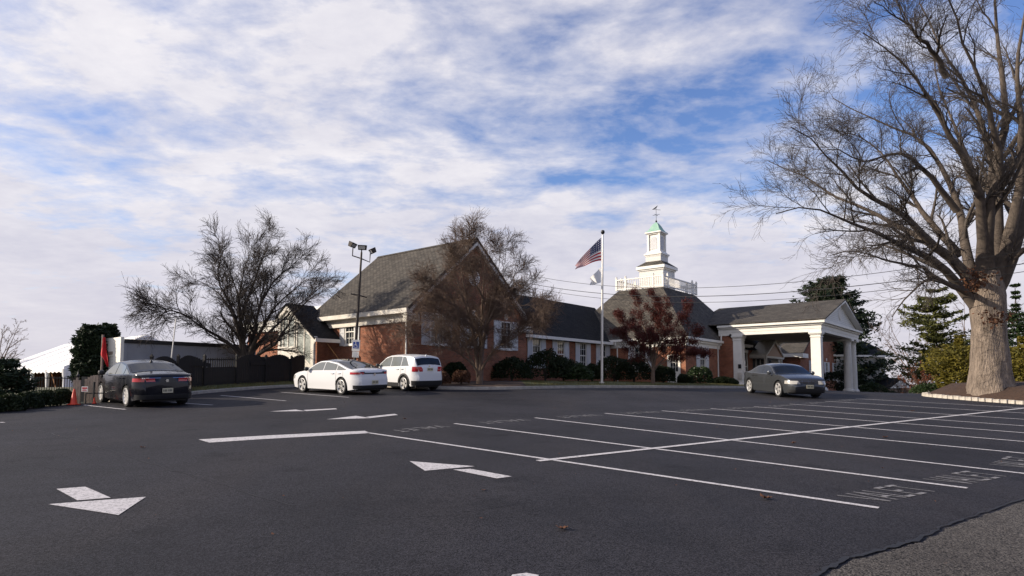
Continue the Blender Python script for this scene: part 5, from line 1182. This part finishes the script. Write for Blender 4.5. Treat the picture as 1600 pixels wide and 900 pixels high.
shed = empty('white_shed', (-19.6, 32.0, .9), ANG, 'flat roofed shed with white end wall and panelled side coloured grey as shade', 'shed')
w = MB(); w.wall('x', 0, .1, .15, 7.2, -.3, 3.05); w.box(0.15, 7.2, .1, 4.3, 2.95, 3.05); w.wall('y', 7.1, 7.2, .1, 4.3, -.3, 2.95); w.build('side_wall', M_['shade_seam_grey'], shed)
w = MB(); w.wall('y', 0, .15, 0, 4.4, -.3, 3.2, [(.9, 2.9, -.2, 2.25)]); w.build('end_wall', M_['white'], shed)
for k in range(6): b = MB(); b.box(.25+k*1.15, .30+k*1.15, -.03, -.002, -.3, 3.0); b.build('panel_rib', M_['shade_seam_grey'], shed)
b = MB(); b.box(.05, .08, .9, 2.9, -.2, 2.25); b.build('roller_door', M_['siding'], shed); b = MB(); b.box(-.04, -.002, 1.0, 2.2, 2.35, 2.5); b.build('lintel', M_['fence_grey'], shed)
b = MB(); b.box(.155, 7.3, -.06, -.003, 2.9, 3.1); b.build('fascia', M_['iron'], shed); b = MB(); b.box(.9, 3.0, -.5, -.004, 1.75, 1.95); b.build('awning', M_['fence_grey'], shed)
b = MB(); b.box(-.1, .1, -1.6, 0, 0, 0); 
db = AT(420, 575, 38); bx_ = empty('steel_bin', (db.x, 38, 1.5), R(25), 'dark teal steel container behind the fence', 'container')
b = MB(); b.frustum(0, 0, .85, .6, 0, 1.0, .7, 1.75); b.build('bin_body', M_['teal'], bx_); b = MB(); b.box(-1.02, 1.02, -.72, .72, 1.752, 1.82); b.build('lid', M_['teal'], bx_)

# frame tent
tent = empty('frame_tent', (-35, 50, .2), ANG, 'long white frame tent with pitched roof at far left', 'tent')
TL_, TW, te, tr_ = 21., 12., 2.9, 5.75
r = MB(); V = []
for y in (0, TL_):
    V += [(0, y, te), (TW/2, y, tr_), (TW, y, te)]
r.add([(0, 0, te), (0, TL_, te), (TW/2, TL_, tr_), (TW/2, 0, tr_)], [(0, 1, 2, 3)]); r.add([(TW, 0, te), (TW, TL_, te), (TW/2, TL_, tr_), (TW/2, 0, tr_)], [(0, 3, 2, 1)])
rf = r.build('tent_roof', M_['canvas'], tent)
for k in range(1, 5):
    b = MB(); y = k*TL_/5; b.tube([(-.01, y, te+.02), (TW/2, y, tr_+.02)], .014, 5); b.build('seam', M_['shade_seam_grey'], rf)
v = MB(); n = 84; V = []
for i in range(n+1): y = i*TL_/n; V += [(-.02, y, te), (-.03, y, te-.36-.12*abs(math.sin(i*math.pi/4)))]
v.add(V, [(2*i, 2*i+1, 2*i+3, 2*i+2) for i in range(n)]); v.build('valance', M_['canvas'], rf)
g_ = MB(); g_.add([(0, -.01, te), (TW, -.01, te), (TW/2, -.01, tr_)], [(0, 1, 2)]); g_.add([(.02, -.02, te-.5), (TW, -.02, te-.5), (TW, -.02, te), (.02, -.02, te)], [(0, 1, 2, 3)]); g_.add([(.1, -.015, -.4), (1.3, -.015, -.4), (1.3, -.015, te), (.02, -.015, te)], [(0, 1, 2, 3)]); g_.build('end_panel', M_['canvas'], tent)
for k in range(6):
    y = .08+k*(TL_-.16)/5; b = MB(); b.lathe([(.16, -.5), (.15, 0), (.11, 1.2), (.17, 2.2), (.22, te-.2)], (.1, y, 0), 8); b.build('leg', M_['canvas'], tent, 40)
    b = MB(); b.tube([(TW-.1, y, -.5), (TW-.1, y, te)], .06, 6); b.build('leg', M_['canvas'], tent, 40)
b = MB(); b.tube([(.15, 1.2, .1), (.15, 3.6, 2.6)], .04, 5); b.build('brace', M_['gold'], tent)
b = MB(); b.box(TW-.3, TW-.25, .2, TL_-.2, -.3, te-.1); b.box(.3, TW-.35, TL_-.3, TL_-.25, -.5, te+.2); b.build('tree_backdrop', mat('backdrop_brown', (.16, .075, .045), .9, var=.5, scale=3), tent)  # added brown sheets standing in for the trees beyond the tent
for k, (px, Y) in enumerate(((52, 49.5), (88, 47.2))):
    t = empty('covered_table', bz(px, Y, .25), R(50), ('white draped round table under the tent at left', 'white draped round table under the tent near its corner')[k], 'table', 'draped tables in the tent')
    MB().lathe([(.9, 0), (.86, .35), (.78, .74), (.76, .76)], n=22).build('tablecloth', M_['canvas'], t, 40)
    MB().lathe([(.05, .0), (.05, .3)], n=8).build('pedestal', M_['iron'], t)
rl = empty('iron_railing', bz(65, 30, .9), 0, 'low black iron railing between hedge and tent', 'railing'); ro = Vector(rl.location)
for z in (.35, 1.02): MB().tube([Vector(bz(20, 29, 1.0+z))-ro, Vector(bz(118, 31.5, 1.0+z))-ro], .02, 5).build('rail', M_['iron'], rl)
bal_m = MB().box(-.011, .011, -.011, .011, -.3, 1.1).mesh('bar', M_['iron'])
for i in range(26): t = i/25; link('bar', bal_m, rl, Vector(bz(20+98*t, 29+2.5*t, 1.0))-ro)

# ------------------------------------------------------------------ poles, flags, lamps, wires
fpz = 1.82; fpx = (940-800)/1000*40
pole = empty('flagpole', (fpx, 40, fpz), 0, 'tall white flagpole on the lawn', 'flagpole')
MB().lathe([(.16, -.3), (.16, .04), (.085, .06), (.085, .5), (.075, 4), (.05, 9.35)], n=14).build('shaft', M_['alu'], pole, 40)
MB().lathe([(.01, 9.34), (.04, 9.38), (.11, 9.44), (.13, 9.53), (.10, 9.62), (.01, 9.66)], n=14).build('ball', M_['iron'], pole, 40)
MB().tube([(-.07, -.02, 9.2), (-.075, -.02, 1.3)], .008, 4).build('halyard', M_['alu'], pole); pole.rotation_euler = (0, R(.9), 0)
def flagmat():
    m = bpy.data.materials.new('flag_stars_stripes'); m.use_nodes = True; nt = m.node_tree; N = nt.nodes.new; L = nt.links.new; p = nt.nodes['Principled BSDF']; p.inputs['Roughness'].default_value = .8
    uv = N('ShaderNodeUVMap'); s = N('ShaderNodeSeparateXYZ'); L(uv.outputs[0], s.inputs[0])
    def M(op, a, b=None):
        n = N('ShaderNodeMath'); n.operation = op
        for i, v in enumerate((a, b)):
            if v is None: continue
            if isinstance(v, (int, float)): n.inputs[i].default_value = v
            else: L(v, n.inputs[i])
        return n.outputs[0]
    U, Vv = s.outputs[0], s.outputs[1]
    red = M('LESS_THAN', M('MODULO', M('MULTIPLY', Vv, 13.), 2.), 1.)
    can = M('MULTIPLY', M('LESS_THAN', U, .42), M('LESS_THAN', Vv, 7/13))
    du = M('SUBTRACT', M('FRACT', M('MULTIPLY', U, 6/.42)), .5); dv = M('SUBTRACT', M('FRACT', M('MULTIPLY', Vv, 5*13/7)), .5)
    star = M('LESS_THAN', M('ADD', M('MULTIPLY', du, du), M('MULTIPLY', dv, dv)), .055)
    def mix(f, a, b):
        n = N('ShaderNodeMixRGB'); L(f, n.inputs[0])
        for i, v in ((1, a), (2, b)):
            if isinstance(v, tuple): n.inputs[i].default_value = (*v, 1)
            else: L(v, n.inputs[i])
        return n.outputs[0]
    st_ = mix(red, (.75, .73, .72), (.42, .014, .03)); cc = mix(star, (.016, .025, .10), (.75, .74, .74)); c = mix(can, st_, cc); L(c, p.inputs['Base Color'])
    t = N('ShaderNodeBsdfTranslucent'); L(c, t.inputs[0]); mx = N('ShaderNodeMixShader'); mx.inputs[0].default_value = .3; L(p.outputs[0], mx.inputs[1]); L(t.outputs[0], mx.inputs[2]); L(mx.outputs[0], nt.nodes['Material Output'].inputs[0])
    return m
def flag(name, top, hoist, shape, m, lab, ns=28, nt_=16):
    V, uv = [], []
    for i in range(ns+1):
        s = i/ns
        for j in range(nt_+1):
            t = j/nt_; dx, dz, hh = shape(s); wv = .16*s*math.sin(s*9+t*2.2)+.07*math.sin(s*15+t*4)*s
            V.append((-dx+.05*math.sin(t*5+s*6)*s, wv, dz-t*hoist*hh)); uv.append((s, t))
    k = nt_+1; F = [(i*k+j, (i+1)*k+j, (i+1)*k+j+1, i*k+j+1) for i in range(ns) for j in range(nt_)]
    me = np_mesh(name, V, F, m, True); ul = me.uv_layers.new(name='UVMap'); vi = np.empty(len(me.loops), np.int32); me.loops.foreach_get('vertex_index', vi); ul.data.foreach_set('uv', np.array(uv, np.float32)[vi].ravel())
    o = link(name, me); o.location = top; return tag(o, lab, 'flag')
zt = AT(942, 372, 40).z
flag('national_flag', (fpx+.03, 39.97, zt), 1.45, lambda s: (1.62*s, -1.75*s**1.15, 1-.80*s), flagmat(), 'red white and blue striped flag with stars flying from the flagpole')
flag('white_flag', (fpx+.0, 39.97, AT(942, 417, 40).z), 1.0, lambda s: (.68*s, -.75*s, 1-.55*s), M_['canvas'], 'small white flag below the striped flag', 16, 8)

lp = AT(552, 600, 33.0); lamp = empty('floodlight_pole', (lp.x, 33.0, 1.55), 0, 'dark pole with three floodlights before the hall', 'lamp post')
MB().lathe([(.2, -.3), (.2, .05), (.085, .08), (.07, 4), (.05, 7.05)], n=10).build('shaft', M_['bronze'], lamp, 40)
b = MB(); b.tube([(-.46, 0, 7.25), (-.46, 0, 6.85), (0, 0, 6.72), (.46, 0, 6.55), (.46, 0, 7.0)], .032, 6); b.tube([(0, 0, 6.7), (0, 0, 7.2)], .035, 6); b.build('crossarm', M_['bronze'], lamp, 40)
b = MB(); b.tube([(-.42, 0, 4.85), (0, 0, 4.78), (.42, 0, 4.70)], .035, 6); b.build('lower_arm', M_['bronze'], lamp, 40)
for (x, z, yaw, tilt) in ((-.5, 7.42, 70, 25), (.03, 7.30, 0, 10), (.58, 7.15, -60, 30)):
    b = MB(); b.frustum(0, 0, .20, .10, -.13, .22, .14, .13); o = b.build('floodlight', M_['bronze'], lamp, None, .015); o.location = (x, 0, z); o.rotation_euler = (R(tilt), 0, R(yaw))
    b = MB(); b.box(-.17, .17, -.131, -.118, -.09, .10); q = b.build('lens', M_['headlight'], o)
lamp.rotation_euler = (0, R(2.6), 0)
# accessible-parking sign on the pole
ps = empty('parking_sign', AT(556, 545, 32.82), 0, 'white accessible parking sign with blue symbol on the floodlight pole', 'sign'); ps.rotation_euler = (0, R(2.6), 0)
MB().box(-.2, .2, -.006, .006, -.12, .46).build('sign_plate', M_['white'], ps, None, .004); MB().box(-.17, .17, -.006, .006, -.44, -.14).build('lower_plate', M_['white'], ps)
MB().box(-.15, .15, -.010, -.0065, .02, .36).build('blue_panel', mat('sign_blue', (.010, .05, .28), .5), ps)
b = MB(); b.lathe([(.0, -.003), (.026, -.003), (.026, .003), (0, .003)], n=12); o = b.build('symbol', M_['white'], ps); o.rotation_euler = (R(90), 0, 0); o.location = (-.02, -.0125, .31)
b = MB(); b.box(-.035, -.005, -.0135, -.0105, .17, .28); b.box(-.005, .06, -.0135, -.0105, .23, .25); b.box(-.005, .06, -.0135, -.0105, .16, .185); b.box(.045, .07, -.0135, -.0105, .07, .16); b.box(.07, .1, -.0135, -.0105, .07, .09)
a_ = [(-.02+.085*math.cos(t), -.012, .14+.085*math.sin(t)) for t in np.linspace(R(110), R(340), 14)]; b.tube(a_, .011, 5); b.build('symbol', M_['white'], ps)
b = MB()
for k in range(4): b.box(-.13, .13-.03*(k % 2), -.008, -.0065, -.40+k*.06, -.385+k*.06)
b.build('text_lines', mat('sign_green', (.02, .07, .15), .6), ps)

b = MB(); q0, q1 = AT(275, 498, 30), AT(266, 575, 30); b.tube([q0, q1, Vector((q1.x-.05, 30, .9))], .03, 6); tag(b.build('slender_pole', M_['alu'], None, 40), 'thin pale pole rising behind the black sedan', 'pole')
b = MB(); q0, q1 = AT(803.5, 424, 47), AT(803, 470, 47); b.tube([q0, q1, Vector((q1.x, 47, 6.5))], .045, 6); tag(b.build('service_mast', M_['alu'], None, 40), 'thin white mast on the hall roof where the wires end', 'mast')
b = MB(); q = AT(158, 600, 24.5); b.tube([Vector((q.x, 24.5, 1.0)), AT(161, 523, 24.5)], .045, 6); rp = b.build('flag_staff', M_['fence_grey'], None, 40); tag(rp, 'grey wooden staff holding the limp red flag', 'pole')
V = []; n, mrow = 10, 14
for i in range(mrow+1):
    t = i/mrow; y_ = 527+(573-527)*t
    for j in range(n+1):
        s = j/n; l_ = np.interp(t, [0, .35, .62, .75, 1], [161, 157.5, 156, 162, 168]); r_ = np.interp(t, [0, .3, .6, .85, 1], [164, 166.5, 168.5, 170.3, 170]); p_ = AT(l_+(r_-l_)*s, y_, 24.38); V.append((p_.x, p_.y+.05*math.sin(s*9+t*3), p_.z))
k = n+1; tag(link('red_flag', np_mesh('red_flag', V, [(i*k+j, i*k+j+1, (i+1)*k+j+1, (i+1)*k+j) for i in range(mrow) for j in range(n)], M_['red'], True)), 'limp red flag hanging before the white shed', 'flag')
# overhead wires from the roof mast across the lot to a pole outside the picture
up_ = empty('utility_pole', (28, 16.6, H(28, 16.6)), 0, 'wooden utility pole standing off to the right of the oak', 'utility pole')
MB().lathe([(.17, -.5), (.16, 2), (.11, 8.2)], n=12).build('shaft', M_['fence_grey'], up_, 40); MB().box(-.9, .9, -.06, .06, 7.3, 7.45).build('crossarm', M_['fence_grey'], up_)
WA = Vector((.16, 47, 10.05)); WB = Vector((28, 16.6, 8.3))
for k, (dz, sag, lab) in enumerate(((0, 2.35, 'uppermost overhead wire running right from the roof mast'), (-.62, 2.2, 'middle overhead wire running right from the roof mast'), (-.86, 2.3, 'lowest overhead wire running right from the roof mast'))):
    pts = []
    for i in range(41): t = i/40; p_ = WA.lerp(WB, t); pts.append((p_.x, p_.y+.05*k, p_.z+dz-4*sag*t*(1-t)*(1-.25*(t-.5))))
    tag(MB().tube(pts, .013 if k != 1 else .018, 5).build('overhead_wire', M_['iron'], None, 60), lab, 'wire', 'overhead wires')

# ------------------------------------------------------------------ white house at far right, beyond the crest
hs = empty('white_house', gp(1356, 82), R(20), 'white two storey house partly hidden beyond the portico', 'house')
hz = -hs.location.z
w = MB(); w.wall('x', 0, .2, -6, 3, -4, hz+5.3, [(-.6, .7, hz+3.5, hz+4.6)]); w.wall('y', 2.8, 3, .2, 7, -4, hz+5.3); w.build('wall', M_['siding'], hs)
r = MB(); e0 = 5.3+hz
slab(r, [(-6.5, -.7, e0+.1), (3.6, -.7, e0+.1), (3.6, 3.5, e0+2.2), (-6.5, 3.5, e0+2.2)]); slab(r, [(-6.5, 3.5, e0+2.2), (3.6, 3.5, e0+2.2), (3.6, 7.7, e0+.1), (-6.5, 7.7, e0+.1)]); r.build('roof', M_['shingle_dark'], hs)
t = MB(); t.box(-6.5, 3.65, -.8, -.68, e0-.15, e0+.08); t.build('gutter', M_['white'], hs)
wd = MB(); wd.box(-.6, .7, .0, .05, hz+3.5, hz+4.6); wi = wd.build('window', M_['white'], hs); MB().box(-.5, .0, -.01, -.003, hz+3.6, hz+4.5).build('pane', M_['glass'], wi); MB().box(.1, .6, -.01, -.003, hz+3.6, hz+4.5).build('pane', M_['glass'], wi)
r = MB(); r.prism([(-2.0, -3.2, hz+1.1), (4.2, -3.2, hz+1.1), (1.6, -3.2, hz+2.5)], (0, 3.19, 0)); r.build('porch_roof', M_['shingle_dark'], hs); r = MB(); r.prism([(-.2, -3.25, hz+1.2), (3.4, -3.25, hz+1.2), (1.6, -3.25, hz+2.2)], (0, .04, 0)); r.build('porch_gable', M_['siding'], hs)
w = MB(); w.box(-1.8, 3.8, -3.0, -.01, -4, hz+1.09); w.build('porch_wall', M_['fence_grey'], hs)

# ------------------------------------------------------------------ fallen leaves
def leaf(px, py, s, lab, rz, curl=.35):
    p = g2(px, py); t = [(0, -.5), (.18, -.38), (.42, -.30), (.26, -.1), (.46, .12), (.2, .12), (.12, .34), (0, .55), (-.12, .34), (-.22, .12), (-.46, .1), (-.26, -.1), (-.4, -.32), (-.16, -.38)]
    V = [(0, 0, .012)]+[(x*s, y*s, .012+curl*s*(x*x+y*y)*1.3+(.06*s if i % 3 == 0 else 0)) for i, (x, y) in enumerate(t)]; n = len(t)
    me = bpy.data.meshes.new('fallen_leaf'); me.from_pydata(V, [], [(0, 1+i, 1+(i+1) % n) for i in range(n)]); me.materials.append(M_['leaf_dry'])
    o = link('fallen_leaf', me); o.location = (p.x, p.y, H(p.x, p.y)); o.rotation_euler = (.1, .1, rz)
    sm = o.modifiers.new('s', 'SOLIDIFY'); sm.thickness = .003
    return tag(o, lab, 'leaf', 'brown leaves lying on the asphalt')
leaf(1195, 780, .16, 'large curled brown leaf beside the nearest stall line', .4, .7); leaf(878, 828, .12, 'curled brown leaf alone on the open foreground asphalt', 1.7, .7); leaf(755, 767, .06, 'tiny pale leaf below the painted arrow', 2.2)
leaf(1240, 693, .12, 'brown leaf just below the long white cross line', 2.9, .6); leaf(1425, 643, .16, 'orange leaf far off among the right hand stalls', 1.2, .6); leaf(632, 655, .12, 'small orange leaf near the far VALET lettering', .7, .5); leaf(222, 700, .10, 'small dark leaf left of the white stop bar', 1., .5); leaf(1383, 684, .12, 'dull brown leaf between two right hand stall lines', 2., .6)
rng = np.random.default_rng(77); n = 420
lx_ = rng.uniform(-14, 24, n); ly_ = rng.uniform(5, 33, n); keep = (lx_ > -12); lx_, ly_ = lx_[keep], ly_[keep]
c = np.stack([lx_, ly_, [H(x, y)+.014 for x, y in zip(lx_, ly_)]], 1); V, F = leaf_quads(c, .022, rng, .0, .6); V[:, 2] = np.repeat(c[:, 2], 4)+rng.uniform(-.006, .012, len(V))
tag(link('leaf_litter', np_mesh('leaf_litter', V, F, M_['leaf_dry'])), 'tiny scattered leaf bits on the asphalt', 'leaf litter', kind='stuff')
# grass blades on lawn and verge
def blades(name, front, back, zb, n, lab, rows=8, h=.07):
    rng = np.random.default_rng(5); m = len(front); F_ = np.array([tuple(p) for p in front]); B_ = np.array([tuple(p) for p in back]); Z0 = np.array([H(*p)+.13 for p in F_]); Z1 = np.array(zb)
    s = rng.uniform(0, m-1.001, n); i = s.astype(int); u = s-i; t = rng.uniform(.02, 1, n)**1.3
    f = F_[i]*(1-u)[:, None]+F_[i+1]*u[:, None]; b = B_[i]*(1-u)[:, None]+B_[i+1]*u[:, None]; z0 = Z0[i]*(1-u)+Z0[i+1]*u; z1 = Z1[i]*(1-u)+Z1[i+1]*u
    p = f+(b-f)*t[:, None]; z = z0+(z1-z0)*t*(2-t)-.02; a = rng.uniform(0, 6.28, n); hh = h*rng.uniform(.5, 1.5, n); w = .012
    d = np.stack([np.cos(a), np.sin(a)], 1); le = rng.normal(size=(n, 2))*.03
    V = np.stack([np.c_[p-d*w, z], np.c_[p+d*w, z], np.c_[p+le, z+hh]], 1).reshape(-1, 3)
    tag(link(name, np_mesh(name, V, np.arange(3*n).reshape(-1, 3), M_['leaf_grass'])), lab, 'grass', kind='stuff')
M_['leaf_grass'] = leafmat('grass_blade', (.10, .115, .035), (.20, .15, .065), scale=.8)
blades('grass', front[19:], back[19:], zb[19:], 26000, 'short grass on the lawn before the clubhouse')
blades('grass', vf, vb, [H(p.x, p.y)+.25 for p in vb], 9000, 'rough grass on the verge before the dark fence', 8, .09)
